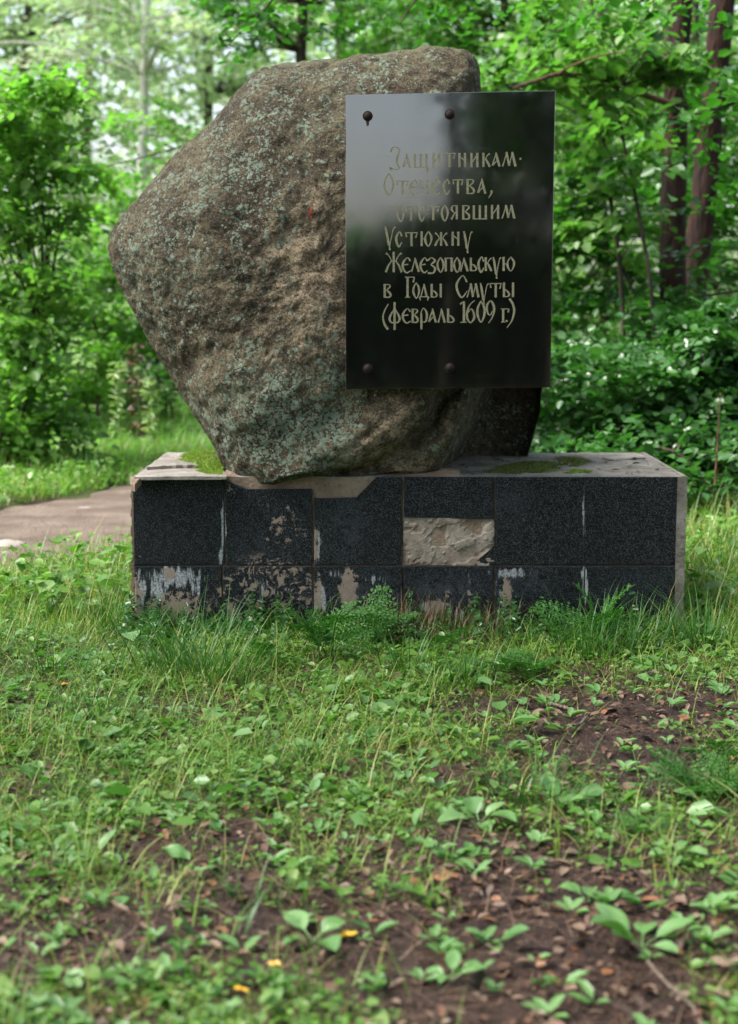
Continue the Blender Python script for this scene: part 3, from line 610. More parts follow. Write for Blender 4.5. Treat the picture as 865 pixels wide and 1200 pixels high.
for L in LINES:
    for (g, x0, x1, y0, y1) in L:
        parts = []; lift = .0006
        for st in GL[g]:
            pp = [(x0 + a * (x1 - x0), y1 - b * (y1 - y0), wd * .92) for a, b, wd in st]
            pp = [tuple(p) for p in spline(pp, 1 + 6 * (len(pp) - 1))] if len(pp) > 2 else pp
            Lp = []
            for k, p in enumerate(pp):
                a, b = pp[max(k - 1, 0)], pp[min(k + 1, len(pp) - 1)]; dx, dy = b[0] - a[0], b[1] - a[1]; l = math.hypot(dx, dy) or 1
                nx, ny = -dy / l * p[2] / 2, dx / l * p[2] / 2
                Lp += [tuple(on_plaque(p[0] + nx, p[1] + ny, lift)), tuple(on_plaque(p[0] - nx, p[1] - ny, lift))]
            parts.append((np.array(Lp), np.array([(2 * k, 2 * k + 1, 2 * k + 3, 2 * k + 2) for k in range(len(pp) - 1)]))); lift += .00025
        v_, f_ = join(parts)
        link('letter', npmesh('letter', v_, f_, M['letter'], None, False, QO), pq)
# bolts
import bmesh
def bolt_mesh():
    bm = bmesh.new(); bmesh.ops.create_uvsphere(bm, u_segments=14, v_segments=8, radius=.0155)
    for v in bm.verts:
        v.co.z *= .6
        if v.co.z < 0: v.co.z *= .3
    r = bmesh.ops.create_cone(bm, cap_ends=True, segments=20, radius1=.0195, radius2=.0185, depth=.004)
    me = bpy.data.meshes.new('bolt'); bm.to_mesh(me); bm.free(); me.materials.append(M['bolt']); return me
bme = bolt_mesh(); rot = pn.to_track_quat('Z', 'Y').to_euler()
for (x, y) in ((431, 136), (527, 134), (431, 432), (527, 431)):
    o = link('bolt', bme, pq); o.location = on_plaque(x, y, .002) - QO; o.rotation_euler = rot
sv_ = [on_plaque(x, y, .0005) for x, y in ((428.5, 140), (433, 140), (432.3, 147), (431, 155), (429.8, 148))]
o = link('rust_streak', npmesh('rust_streak', np.array([tuple(p) for p in sv_]), np.array([(0, 1, 2, 4)]) , M['stain'], None, False, QO), pq)
# ------------------------------------------------------------------ vegetation builders
def unit(v): return v / (np.linalg.norm(v, axis=-1, keepdims=True) + 1e-9)
def leafcloud(C_, Nn, Dd, L, Wd, rnd, simple=False):
    """arrays: centre, normal, direction, length, width -> verts, quads, rnd"""
    Nn = unit(Nn); Dd = unit(Dd - Nn * (Dd * Nn).sum(1, keepdims=True)); Bb = np.cross(Nn, Dd); n = len(C_)
    L = L[:, None]; Wd = Wd[:, None]
    if simple:
        tp = [(-.5, 0, 0), (0, .5, .06), (.5, 0, 0), (0, -.5, .06)]
        Fq = np.array([[0, 1, 2, 3]])
    else:
        tp = [(-.5, 0, 0), (-.2, .5, .10), (.2, .42, .08), (.5, 0, -.08), (.2, -.42, .08), (-.2, -.5, .10)]
        Fq = np.array([[0, 1, 2, 3], [0, 3, 4, 5]])
    V = np.stack([C_ + Dd * L * a + Bb * Wd * b + Nn * L * c for a, b, c in tp], 1)
    m = len(tp)
    return V.reshape(-1, 3), (Fq[None] + (np.arange(n) * m)[:, None, None]).reshape(-1, 4), np.repeat(rnd, m)
def blades(B, h, wd, az, th0, kap, rnd, lv=4):
    """grass blades: base, length, width, azimuth of lean, start angle from vertical, curvature"""
    n = len(B); V = np.zeros((n, lv, 2, 3)); p = B.copy(); hx = np.stack([np.cos(az), np.sin(az), np.zeros(n)], 1); sd_ = np.stack([-np.sin(az), np.cos(az), np.zeros(n)], 1)
    for k in range(lv):
        u = k / (lv - 1); w_ = (wd * (1 - .9 * u ** 1.7))[:, None] * .5
        V[:, k, 0] = p - sd_ * w_; V[:, k, 1] = p + sd_ * w_
        a = th0 + kap * (k + .5) / lv; p = p + (hx * np.sin(a)[:, None] + np.array([0, 0, 1.]) * np.cos(a)[:, None]) * (h / (lv - 1))[:, None]
    m = lv * 2; fq = np.array([[2 * k, 2 * k + 1, 2 * k + 3, 2 * k + 2] for k in range(lv - 1)])
    return V.reshape(-1, 3), (fq[None] + (np.arange(n) * m)[:, None, None]).reshape(-1, 4), np.repeat(rnd, m)
def sprays(centres, rs, per, leaf, flat=.22, tilt=.35, size_j=.35, seed=0):
    """clusters of leaves: flattened discs round each centre"""
    g = np.random.default_rng(seed); n = len(centres); tot = n * per
    c = np.repeat(centres, per, 0); r = np.repeat(rs, per)[:, None]
    ax = unit(np.stack([g.normal(0, tilt, n), g.normal(0, tilt, n), np.ones(n)], 1)); ax = np.repeat(ax, per, 0)
    o = g.normal(0, .5, (tot, 3)); o -= ax * (o * ax).sum(1, keepdims=True) * (1 - flat)
    pos = c + o * r
    nn_ = ax + g.normal(0, .38, (tot, 3)); dd = o + g.normal(0, .5, (tot, 3)); dd[:, 2] -= .35
    L = leaf * (1 + g.normal(0, size_j, tot)).clip(.45, 1.7)
    rnd = np.clip(np.repeat(g.random(n), per) * .55 + g.random(tot) * .45, 0, 1)
    return pos, nn_, dd, L, L * g.uniform(.6, .85, tot), rnd
def bushy(name, label, cat, base, crowns, per, leaf, mat, trunk=None, seed=1, group=None, barkm='bark', simple=False, limbs=True, flat=.22, tilt=.35, stems=3, leafname='crown'):
    """crowns: list of (centre xyz, radii xyz, number of sprays, spray radius). trunk: (points, radii)"""
    g = np.random.default_rng(seed); e = empty(name, base, label, cat, group); B = Vector(base)
    Cs, Rr, = [], []
    for (c, r, n, sr) in crowns:
        d = unit(g.normal(0, 1, (n, 3))); rad = g.random(n)[:, None] ** .42
        Cs.append(np.array(c) + d * rad * np.array(r)); Rr.append(sr * g.uniform(.6, 1.3, n))
    Cs = np.concatenate(Cs); Rr = np.concatenate(Rr); ok = Cs[:, 2] > .12; Cs, Rr = Cs[ok], Rr[ok]
    a = sprays(Cs, Rr, per, leaf, flat, tilt, seed=seed); okl = a[0][:, 2] > .02; a = [x[okl] for x in a]
    v, f, r = leafcloud(*a, simple=simple)
    o = link(leafname, npmesh(leafname, v, f, M[mat], {'rnd': r}, False, B), e); o['kind'] = 'stuff'
    parts = []
    if trunk:
        tp, tr = trunk; tpp = spline(tp, 22); trr = [np.interp(k / 21 * (len(tr) - 1), range(len(tr)), tr) for k in range(22)]
        tpp = [p + np.array([g.normal(0, tr[0] * .08), g.normal(0, tr[0] * .08), 0]) for p in tpp]
        v, f = tube(tpp, trr, 12); link('trunk', npmesh('trunk', v, f, M[barkm], None, True, B), e)
        starts = [np.array(p) for p in tpp[8:]]; sr = trr[8:]
    else:
        starts, sr = [], []
        for k in range(stems):
            top = Cs[g.integers(len(Cs))]; b0 = np.array(base) + [g.normal(0, .12), g.normal(0, .12), -.03]
            mid = (b0 * .55 + top * .45) + [0, 0, .2]
            pp = spline([b0, mid, top], 10); parts.append(tube(pp, list(np.linspace(.022, .005, 10)), 6)); starts += pp[3:]; sr += [.012] * len(pp[3:])
    if limbs:
        sel = g.permutation(len(Cs))[:min(len(Cs), 46)]
        st = np.array(starts)
        for k in sel:
            c = Cs[k]; low = st[:, 2] < c[2] + .1; idx = np.arange(len(st))[low] if low.any() else np.arange(len(st))
            i = idx[np.argmin(np.linalg.norm(st[idx] - c, axis=1) + g.random(len(idx)) * .4)]
            s0 = st[i]; mid = (s0 + c) / 2 + g.normal(0, .06, 3) * np.linalg.norm(c - s0) + [0, 0, .08 * np.linalg.norm(c - s0)]
            rr0 = min(.35 * sr[i], .03) if trunk else .008
            parts.append(tube(spline([s0, mid, c], 7), list(np.linspace(max(rr0, .006), .003, 7)), 5))
    if parts:
        v, f = join(parts); link('branches', npmesh('branches', v, f, M[barkm], None, True, B), e)
    return e
def PG(px, Y): p = P(px, 600, Y); return (p.x, Y, ghf(p.x, Y))
def C3(px, py, Y): return tuple(P(px, py, Y))
# --- right side: two pines, shrubs, understory
def pine(label, path, r0, seed):
    tp = [C3(*p) for p in path]; b = (tp[0][0], tp[0][1], 0)
    top = tp[-1]
    return bushy('pine_tree', label, 'pine tree', b, [((top[0], top[1], top[2] + 1.2), (1.6, 1.5, 1.0), 40, .45)], 60, .10, 'shrub', (([b] + tp), [r0 * 1.2] + list(np.linspace(r0, r0 * .8, len(tp)))), seed, None, 'pinebark', True)
pine('straight red barked pine trunk left of the leaning one', [(793, 560, 12.5), (790, 380, 12.5), (788, 200, 12.6), (798, 20, 12.6), (803, -200, 12.6), (806, -420, 12.6)], .115, 11)
pine('leaning red barked pine trunk nearest the right edge', [(812, 560, 13.2), (810, 380, 13.2), (824, 230, 13.2), (843, 60, 13.2), (858, -140, 13.3), (866, -400, 13.3)], .12, 12)
# big arching dead branch
e = None
pts = [C3(600, 104, 10.6), C3(628, 95, 10.8), (*C3(655, 87, 11.0),), C3(690, 90, 11.3), C3(722, 97, 11.7), C3(752, 110, 12.1), C3(786, 122, 12.5)]
v1, f1_ = tube(spline(pts, 30), list(np.linspace(.010, .028, 30)), 8)
v2, f2_ = tube(spline([C3(652, 88, 11.0), C3(668, 78, 10.9), C3(700, 66, 10.7), C3(735, 60, 10.6)], 12), list(np.linspace(.010, .004, 12)), 6)
v3, f3_ = tube(spline([C3(700, 92, 11.4), C3(730, 120, 11.5), C3(745, 150, 11.6)], 10), list(np.linspace(.008, .003, 10)), 6)
vv, ff = join([(v1, f1_), (v2, f2_), (v3, f3_)])
o = link('bare_branch', npmesh('bare_branch', vv, ff, M['redbark'], None, True, pts[0])); o.location = pts[0]
tag(o, 'arching bare brown branch reaching left from the pine trunk', 'branch')
def sapling(label, path, r, seed, crown, mat='light', n=16):
    tp = [C3(*p) for p in path]; b = (tp[0][0], tp[0][1], 0)
    bushy('sapling', label, 'sapling', b, crown, 34, .085, mat, ([b] + tp, [r * 1.3] + list(np.linspace(r, r * .35, len(tp)))), seed, None, 'bark')
sapling('thin dark sapling standing between plaque and pines', [(735, 560, 11.6), (728, 330, 11.6), (712, 210, 11.7), (700, 90, 11.7), (690, -60, 11.7)], .022, 21, [(C3(690, 60, 11.8), (.8, .7, .7), 34, .22), (C3(700, 260, 11.6), (.5, .5, .5), 12, .2)])
sapling('slender forked sapling close left of the pine trunk', [(775, 570, 11.4), (765, 360, 11.3), (745, 230, 11.3), (728, 150, 11.3), (720, 60, 11.3)], .018, 22, [(C3(740, 120, 11.3), (.7, .6, .6), 26, .22)])
sapling('leaning bare stem in front of the far shrubs', [(770, 430, 12.0), (745, 350, 12.0), (722, 300, 12.1), (690, 260, 12.1)], .016, 23, [(C3(690, 240, 12.1), (.5, .5, .4), 14, .2)])
# shrubs right
SHR = [
 ('dark leafy shrub beside the right end of the pedestal', 850, 9.3, [(850, 560, .9, .45, .55, 42)], 'shrub', .085),
 ('broad layered shrub behind the right pedestal corner', 740, 10.3, [(735, 480, .95, .6, .5, 60), (800, 440, .6, .5, .4, 26)], 'shrub', .085),
 ('silvery leaved shrub right behind the boulder foot', 665, 10.8, [(672, 500, .45, .5, .42, 32)], 'shrub', .08),
 ('tall shrub under the pines by the right edge', 850, 10.6, [(850, 480, .7, .6, .75, 58)], 'shrub', .09),
 ('leafy bush in front of the pine bases', 770, 11.7, [(770, 450, .9, .6, .5, 50)], 'shrub', .085),
 ('bright green bush close behind the plaque edge', 690, 12.4, [(690, 400, .8, .6, 1.0, 52), (665, 280, .5, .5, .8, 26)], 'bush', .085),
 ('bright hazel bush beyond the pines at right', 860, 14.2, [(850, 250, 1.1, .8, 1.3, 66)], 'bush', .09),
 ('low bush at the rear edge of the right clearing', 700, 13.4, [(700, 520, 1.3, .6, .6, 44)], 'bush', .085),
]
for k, (lab, bx_, Y, cr_, mat, lf) in enumerate(SHR):
    bushy('leafy_shrub', lab, 'shrub', PG(bx_, Y), [(C3(a, b, Y), (rx, ry, rz), n, .26) for (a, b, rx, ry, rz, n) in cr_], 80, lf * .72, mat, None, 40 + k)
# bright tree wall behind, right and centre
TR = [
 ('young maple with bright leaves behind the plaque', 700, 17, [(690, 180, 1.9, 1.2, 1.7, 100), (650, 420, 1.4, 1, 1.2, 50)], 'light', .10, .05),
 ('light green maple beyond the two pines', 810, 17.5, [(830, 120, 2.0, 1.2, 1.9, 100), (800, 380, 1.8, 1, 1.4, 66)], 'light', .10, .06),
 ('straight dark trunk above the boulder top', 358, 21, [(350, -60, 1.6, 1.2, 1.3, 50), (300, 20, .9, .8, .5, 16)], 'bush', .11, .10),
 ('second dark trunk above the boulder top', 402, 24, [(430, -70, 1.8, 1.2, 1.3, 60), (470, 30, 1.4, 1, .9, 40)], 'bush', .11, .11),
 ('leafy tree with low crown right of the boulder top', 590, 20, [(560, 20, 2.2, 1.2, 1.1, 90), (640, 60, 1.4, 1.0, 1.2, 50)], 'light', .11, .07),
]
for k, (lab, bx_, Y, cr_, mat, lf, tr_) in enumerate(TR):
    b = PG(bx_, Y); topz = C3(bx_, -80, Y)
    bushy('broadleaf_tree', lab, 'tree', b, [(C3(a, bb, Y), (rx, ry, rz), n, .4) for (a, bb, rx, ry, rz, n) in cr_], 80, lf * .75, mat, ([b, (b[0] + .05, Y, 1.5), (b[0] - .04, Y, 3), (topz[0], Y, topz[2] + 1)], [tr_ * 1.2, tr_, tr_ * .85, tr_ * .6]), 60 + k, None, 'bark', True)
# --- left side
LS = [
 ('leafy green bush reaching in from the left edge', 5, 11.8, [(15, 190, .62, .6, .75, 60), (10, 380, .5, .6, .8, 46), (20, 520, .55, .4, .4, 34)], 'sunny', .085),
 ('rounded green bush behind the path at left', 95, 15.0, [(95, 380, 1.0, .7, 1.0, 76)], 'sunny', .085),
 ('leafy bush half hidden behind the boulder flank', 190, 17.0, [(185, 430, .9, .7, .8, 50)], 'shrub', .09),
 ('haze tinted bush beside the bend of the path', 60, 16.5, [(50, 440, 1.2, .7, .8, 66)], 'pale', .085),
 ('small pale tree with layered leaves left of the boulder', 150, 19, [(120, 250, 1.8, 1.2, 1.5, 90)], 'sunny', .09),
]
for k, (lab, bx_, Y, cr_, mat, lf) in enumerate(LS):
    bushy('leafy_shrub', lab, 'shrub', PG(bx_, Y), [(C3(a, b, Y), (rx, ry, rz), n, .28) for (a, b, rx, ry, rz, n) in cr_], 80, lf * .75, mat, None, 80 + k)
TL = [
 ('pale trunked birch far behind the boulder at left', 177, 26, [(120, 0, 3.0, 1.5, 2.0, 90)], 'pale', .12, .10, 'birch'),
 ('haze tinted tree far away at the upper left', 40, 30, [(30, 60, 3.6, 2, 3, 100)], 'pale', .13, .12, 'bark'),
 ('haze tinted tree far away above the left boulder edge', 250, 34, [(250, 80, 4.4, 2, 3.0, 120)], 'pale', .14, .13, 'bark'),
 ('haze tinted tree at the end of the left clearing', 110, 38, [(110, 280, 5, 2, 3.5, 120)], 'pale', .15, .14, 'bark'),
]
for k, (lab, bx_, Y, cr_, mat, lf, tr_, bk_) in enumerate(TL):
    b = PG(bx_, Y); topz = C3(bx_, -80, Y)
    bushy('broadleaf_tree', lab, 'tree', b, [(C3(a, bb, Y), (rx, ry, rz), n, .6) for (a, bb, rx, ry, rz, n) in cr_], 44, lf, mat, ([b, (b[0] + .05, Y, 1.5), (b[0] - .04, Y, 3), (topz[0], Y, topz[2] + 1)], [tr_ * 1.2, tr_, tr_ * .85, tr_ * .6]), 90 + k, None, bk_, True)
# near overhanging spray from above (top centre) and the thin branch at left
def overhang(label, pts, cent, leaf, mat, seed, sr=.16, per=24):
    g = np.random.default_rng(seed); pts = [C3(*p) for p in pts]; b = pts[0]
    e = empty('leafy_branch', b, label, 'branch')
    v, f = tube(spline(pts, 16), list(np.linspace(.016, .004, 16)), 6); link('stem', npmesh('stem', v, f, M['bark'], None, True, b), e)
    Cs = np.array([C3(*c) for c in cent]); a = sprays(Cs, np.full(len(Cs), sr), per, leaf, .3, .3, seed=seed)
    v, f, r = leafcloud(*a); o = link('leaves', npmesh('leaves', v, f, M[mat], {'rnd': r}, False, b), e); o['kind'] = 'stuff'
overhang('leafy branch hanging in above the boulder shoulder', [(420, -160, 10.5), (360, -60, 10.3), (310, 10, 10.2), (270, 50, 10.1)], [(300, 14, 10.2), (280, 40, 10.1), (262, 30, 10.1), (330, 2, 10.2), (340, 30, 10.2), (290, 60, 10.1), (310, 34, 10.1), (375, 10, 10.3), (395, 30, 10.3), (350, -20, 10.3)], .06, 'bush', 301, .2, 20)
overhang('leafy branch hanging in above the boulder peak', [(560, -160, 10.9), (520, -50, 10.8), (480, 10, 10.7), (465, 35, 10.6)], [(520, 8, 10.8), (545, 25, 10.8), (500, 30, 10.8), (470, 15, 10.7), (450, 30, 10.7), (440, 5, 10.7), (560, 0, 10.8), (535, 45, 10.8)], .065, 'bush', 302, .2, 20)
overhang('thin branch slanting down to the left boulder edge', [(300, 90, 12.5), (235, 160, 12.6), (190, 178, 12.6), (120, 196, 12.7)], [(200, 170, 12.6), (170, 186, 12.6), (140, 195, 12.6), (110, 205, 12.7), (220, 200, 12.6), (180, 215, 12.6), (150, 230, 12.6), (230, 150, 12.6)], .055, 'light', 303, .22, 16)
overhang('maple branch crossing in front of the pine trunks', [(920, 60, 10.2), (880, 110, 10.1), (830, 130, 10.0), (780, 140, 10.0)], [(800, 135, 10), (825, 128, 10), (850, 120, 10.1), (870, 140, 10.1), (785, 150, 10), (840, 160, 10.1), (860, 90, 10.2), (790, 200, 10), (850, 210, 10.1), (830, 240, 10.1), (865, 300, 10.1)], .075, 'bush', 304, .24, 20)
overhang('low leafy branch covering the foot of the pine trunks', [(930, 330, 11.6), (870, 340, 11.5), (810, 350, 11.4), (750, 370, 11.4)], [(800, 300, 11.5), (780, 330, 11.4), (820, 340, 11.4), (840, 300, 11.5), (800, 365, 11.4), (765, 350, 11.4), (845, 365, 11.5), (775, 385, 11.4), (820, 390, 11.4), (855, 330, 11.5), (740, 380, 11.4), (790, 245, 11.5)], .075, 'shrub', 306, .26, 22)
overhang('leafy branch hanging at the upper right corner', [(880, -120, 9.9), (820, -40, 9.9), (760, 5, 9.9)], [(760, 8, 9.9), (790, 20, 9.9), (730, 25, 9.9), (820, 5, 9.9), (850, 30, 9.9), (700, 12, 10), (670, 30, 10), (640, 14, 10), (745, 50, 10)], .07, 'bush', 305, .24, 18)
SHADE_CROWNS = [('unseen tree added to shade the right side of the pedestal', 5.2, 6.8, .16, 6.4, 3.0, 130), ('unseen tree added to shade the lawn from the right', 4.8, 2.6, .15, 6.6, 3.0, 120),
      ('unseen tree added left of the lawn to cut the light', -4.6, 4.2, .17, 7.6, 2.6, 70), ('unseen tree added just behind the viewpoint to shade the lawn', .6, -2.6, .17, 7.4, 3.0, 120), ('unseen tree added left of the viewpoint to shade the lawn', -4.4, -1.8, .17, 7.8, 2.8, 80)]
for k, (lab, x, y, r0, zc, cr_, n) in enumerate(SHADE_CROWNS):  # trees out of view, added so their crowns shade monument and lawn
    bushy('broadleaf_tree', lab, 'tree', (x, y, 0), [((x - .4, y, zc), (cr_, cr_, cr_ * .6), n, .5)], 44, .14, 'bush', ([(x, y, 0), (x + .1, y, 2), (x - .2, y, zc + .6)], [r0, r0 * .8, r0 * .4]), 140 + k, None, 'bark', True, False)
# far forest: one mass that nobody could count
g = np.random.default_rng(500); n = 2300
an = g.uniform(-.75, .75, n); dist = g.uniform(30, 62, n); zc = g.uniform(0, 1, n) ** .9 * 12
keepm = zc > -1
Cs = np.stack([np.sin(an) * dist, np.cos(an) * dist, zc], 1)[keepm]
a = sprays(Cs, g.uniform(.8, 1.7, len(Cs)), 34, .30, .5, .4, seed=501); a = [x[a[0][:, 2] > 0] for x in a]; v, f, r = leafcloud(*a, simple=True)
tag(link('far_forest', npmesh('far_forest', v, f, M['pale'], {'rnd': r})), 'haze tinted mass of far off foliage closing the clearing', 'forest', kind='stuff')
g = np.random.default_rng(510); n = 900
an = g.uniform(.02, .9, n); dist = g.uniform(20, 30, n); zc = g.uniform(0, 1, n) * 8
Cs = np.stack([np.sin(an) * dist, np.cos(an) * dist, zc], 1)
a = sprays(Cs, g.uniform(.5, 1.0, len(Cs)), 34, .17, .5, .4, seed=511); a = [x[a[0][:, 2] > 0] for x in a]; v, f, r = leafcloud(*a, simple=True)
tag(link('undergrowth', npmesh('undergrowth', v, f, M['light'], {'rnd': r})), 'bright green thicket filling the wood behind the pines', 'thicket', kind='stuff')
g = np.random.default_rng(540); n = 420
an = g.uniform(-1.1, -.33, n); dist = g.uniform(17, 26, n); zc = g.uniform(0, 1, n) ** 1.3 * 5
a = sprays(np.stack([np.sin(an) * dist, np.cos(an) * dist, zc], 1), g.uniform(.5, 1.0, n), 34, .17, .5, .4, seed=541); a = [x[a[0][:, 2] > 0] for x in a]; v, f, r = leafcloud(*a, simple=True)
tag(link('clearing_thicket', npmesh('clearing_thicket', v, f, M['sunny'], {'rnd': r})), 'bright thicket edging the clearing on the left', 'thicket', kind='stuff')
# trees behind the viewer, mirrored in the plaque
BT = [(-.95, -7.5, .10, 5.2, 1.25, 26), (1.5, -9, .2, 3.6, 2.2, 110), (.5, -5.5, .15, 4.6, 1.4, 70), (3.4, -8, .2, 3.4, 1.9, 70), (5.5, -4, .2, 3.5, 2.0, 60), (-5.5, -8, .2, 4.2, 1.5, 50), (6.5, 2.5, .2, 4.4, 2.0, 70), (-8, 1, .2, 4.6, 1.8, 50)]
for k, (x, y, r0, zc, cr_, n) in enumerate(BT):
    b = (x, y, 0)
    bushy('broadleaf_tree', 'dark tree behind the viewpoint mirrored in the plaque', 'tree', b, [((x, y, zc), (cr_, cr_, cr_ * 1.3), n, .55)], 44, .16, 'dark', ([b, (x + .1, y, 2), (x, y, zc + 1)], [r0, r0 * .8, r0 * .4]), 120 + k, 'trees behind the viewpoint', 'bark', True, False)
g = np.random.default_rng(520); n = 3600
xx = g.uniform(-7, 11, n); yy_ = g.uniform(-13, -11, n); zz = g.uniform(.1, 2.4, n) + 9 * sstep(-1.2, -.3, xx) * g.random(n) + 6 * sstep(-3.9, -4.8, xx) * g.random(n)
zz = np.where((xx < -1.9) & (xx > -4), zz - .9, zz)
zz[:900] = g.uniform(.05, 2.0, 900); xx[:900] = g.uniform(-2.5, 4, 900)
a = sprays(np.stack([xx, yy_, zz], 1), np.full(n, .6), 30, .2, .5, .4, seed=521); v, f, r = leafcloud(*a, simple=True)
tag(link('hedge_thicket', npmesh('hedge_thicket', v, f, M['dark'], {'rnd': r})), 'green thicket behind the viewpoint mirrored in the plaque', 'thicket', kind='stuff')
g = np.random.default_rng(530); n = 260  # mirrored bushes given a lighter leaf colour in place of sunlight
xx = g.uniform(-7, -1.6, n); yy_ = g.uniform(-17, -15.5, n); zz = g.uniform(.1, 2.5, n)
a = sprays(np.stack([xx, yy_, zz], 1), np.full(n, .6), 30, .2, .5, .4, seed=531); v, f, r = leafcloud(*a, simple=True)
tag(link('sunlit_thicket', npmesh('sunlit_thicket', v, f, M['bush'], {'rnd': r})), 'bushes mirrored at the left side of the plaque, coloured lighter as if sunlit', 'thicket', kind='stuff')
# ------------------------------------------------------------------ ground vegetation
def inview(x, y, pad=60):
    q = pix(np.stack([x, y, np.zeros_like(x)], 1)); return (q[:, 0] > -pad) & (q[:, 0] < W + pad) & (q[:, 1] < H + 90)
def notped(x, y, m=.0): return ~((x > PL - m) & (x < PR + m) & (y > FY - m) & (y < BY + m))
def scatter(n, y0, y1, seed, dens=cover, power=1.0, xr=None):
    g = np.random.default_rng(seed); y = g.uniform(y0, y1, n); hw = .27 * y + .35
    x = g.uniform(-1, 1, n) * hw - .02
    k = inview(x, y) & notped(x, y, .01) & (g.random(n) < np.clip(dens(x, y), 0, 1) ** power)
    return x[k], y[k], g
# grass in the foreground
x, y, g = scatter(120000, 2.45, 6.9, 600, power=1.2)
cl_ = sn(x, y, 5, 9); k = g.random(len(x)) < np.clip(.55 + .6 * cl_, .1, 1); x, y = x[k], y[k]; n = len(x)
z = gh(x, y); h = g.gamma(3, .023, n).clip(.02, .22) * (1 + .4 * sn(x, y, 4, 2))
v, f, r = blades(np.stack([x, y, z], 1), h, g.uniform(.0013, .0034, n), g.uniform(0, 6.28, n), g.uniform(.1, 1.2, n), g.uniform(.3, 1.5, n), np.clip(g.beta(2, 2, n) + .12 * sn(x, y, 3), 0, 1))
tag(link('grass', npmesh('grass', v, f, M['grass'], {'rnd': r})), 'short trampled grass in front of the pedestal', 'grass', kind='stuff')
x, y, g = scatter(5200, 2.6, 6.6, 605, power=1.2); k = g.random(len(x)) < np.clip(.55 + .9 * sn(x, y, 3.3, 4) + .2 * (x < 0), .05, 1); x, y = x[k], y[k]; n = len(x)
v, f, r = blades(np.stack([x, y, gh(x, y)], 1), g.uniform(.09, .26, n), g.uniform(.002, .0042, n), g.uniform(0, 6.28, n), g.uniform(.2, .9, n), g.uniform(.9, 2.2, n), np.clip(g.beta(1.6, 1.6, n), 0, 1), 7)
tag(link('long_grass', npmesh('long_grass', v, f, M['grass'], {'rnd': r})), 'long arching grass blades between the low weeds', 'grass', kind='stuff')
# lush grass left of and behind the pedestal
x, y, g = scatter(60000, 6.0, 13.5, 610, power=1.0); k = (path_dist(x, y) > 1.05) & ((x < -.9) | (x > 1.0)); x, y = x[k], y[k]; n = len(x)
h = g.gamma(4, .028, n).clip(.03, .3) * np.where(x < 0, 1, 1.3)
v, f, r = blades(np.stack([x, y, gh(x, y)], 1), h, g.uniform(.003, .007, n), g.uniform(0, 6.28, n), g.uniform(.05, .5, n), g.uniform(.3, 1.3, n), g.random(n))
tag(link('meadow_grass', npmesh('meadow_grass', v, f, M['grass'], {'rnd': r})), 'light green grass on both sides of the dirt path', 'grass', kind='stuff')
x, y, g = scatter(90000, 10.5, 24, 611, power=1.0); k = (path_dist(x, y) > 1.1); x, y = x[k], y[k]; n = len(x)
h = g.gamma(4, .035, n).clip(.05, .35)
v, f, r = blades(np.stack([x, y, gh(x, y)], 1), h, g.uniform(.005, .011, n), g.uniform(0, 6.28, n), g.uniform(.2, 1.1, n), g.uniform(.3, 1.3, n), g.random(n))
tag(link('far_grass', npmesh('far_grass', v, f, M['sunny'], {'rnd': r})), 'tall pale grass beyond the path', 'grass', kind='stuff')
g = np.random.default_rng(612); n = 70000; x = g.uniform(-11, 9, n); y = g.uniform(1.2, 17, n); k = ~inview(x, y, 30) & (path_dist(x, y) > 1.1) & notped(x, y, .02) & (g.random(n) < .75 + .3 * sn(x, y, 3)); x, y = x[k], y[k]; n = len(x)
v, f, r = blades(np.stack([x, y, gh(x, y)], 1), g.gamma(4, .035, n).clip(.04, .35), g.uniform(.005, .011, n), g.uniform(0, 6.28, n), g.uniform(.1, 1.0, n), g.uniform(.3, 1.3, n), g.random(n))
tag(link('clearing_grass', npmesh('clearing_grass', v, f, M['grass'], {'rnd': r})), 'rough grass of the clearing around the monument', 'grass', kind='stuff')
# creeping leafy cover
def lowleaves(name, label, n, y0, y1, seed, size, mat, power=.8, zmax=.03, wr=(.5, .8), rel=None):
    x, y, g = scatter(n, y0, y1, seed, power=power)
    k = g.random(len(x)) < np.clip(.5 + .7 * sn(x, y, 4.1, seed % 7), .08, 1); x, y = x[k], y[k]; n = len(x)
    C_ = np.stack([x, y, gh(x, y) + g.uniform(.006, zmax, n)], 1); nn_ = np.stack([g.normal(0, .35, n), g.normal(0, .35, n), np.ones(n)], 1)
    L = size * g.lognormal(-.1, .38, n).clip(.4, 2); v, f, r = leafcloud(C_, nn_, g.normal(0, 1, (n, 3)), L, L * g.uniform(*wr, n), g.random(n))
    return tag(link(name, npmesh(name, v, f, M[mat], {'rnd': r})), label, 'ground cover', kind='stuff')
lowleaves('creeping_leaves', 'low creeping leaves spread over the damp soil', 80000, 2.45, 7, 620, .017, 'cover', .95, .04)
lowleaves('broad_leaves', 'broader low leaves between the grass', 20000, 2.45, 6.6, 621, .030, 'cover', 1.1, .045)
lowleaves('weed_leaves', 'pale broad weed leaves dotted over the lawn', 1800, 2.45, 6.6, 623, .05, 'plantain', 1.0, .06)
lowleaves('side_leaves', 'low leaves in the grass beside the path', 26000, 6.2, 12, 622, .05, 'cover', 1.0, .16)
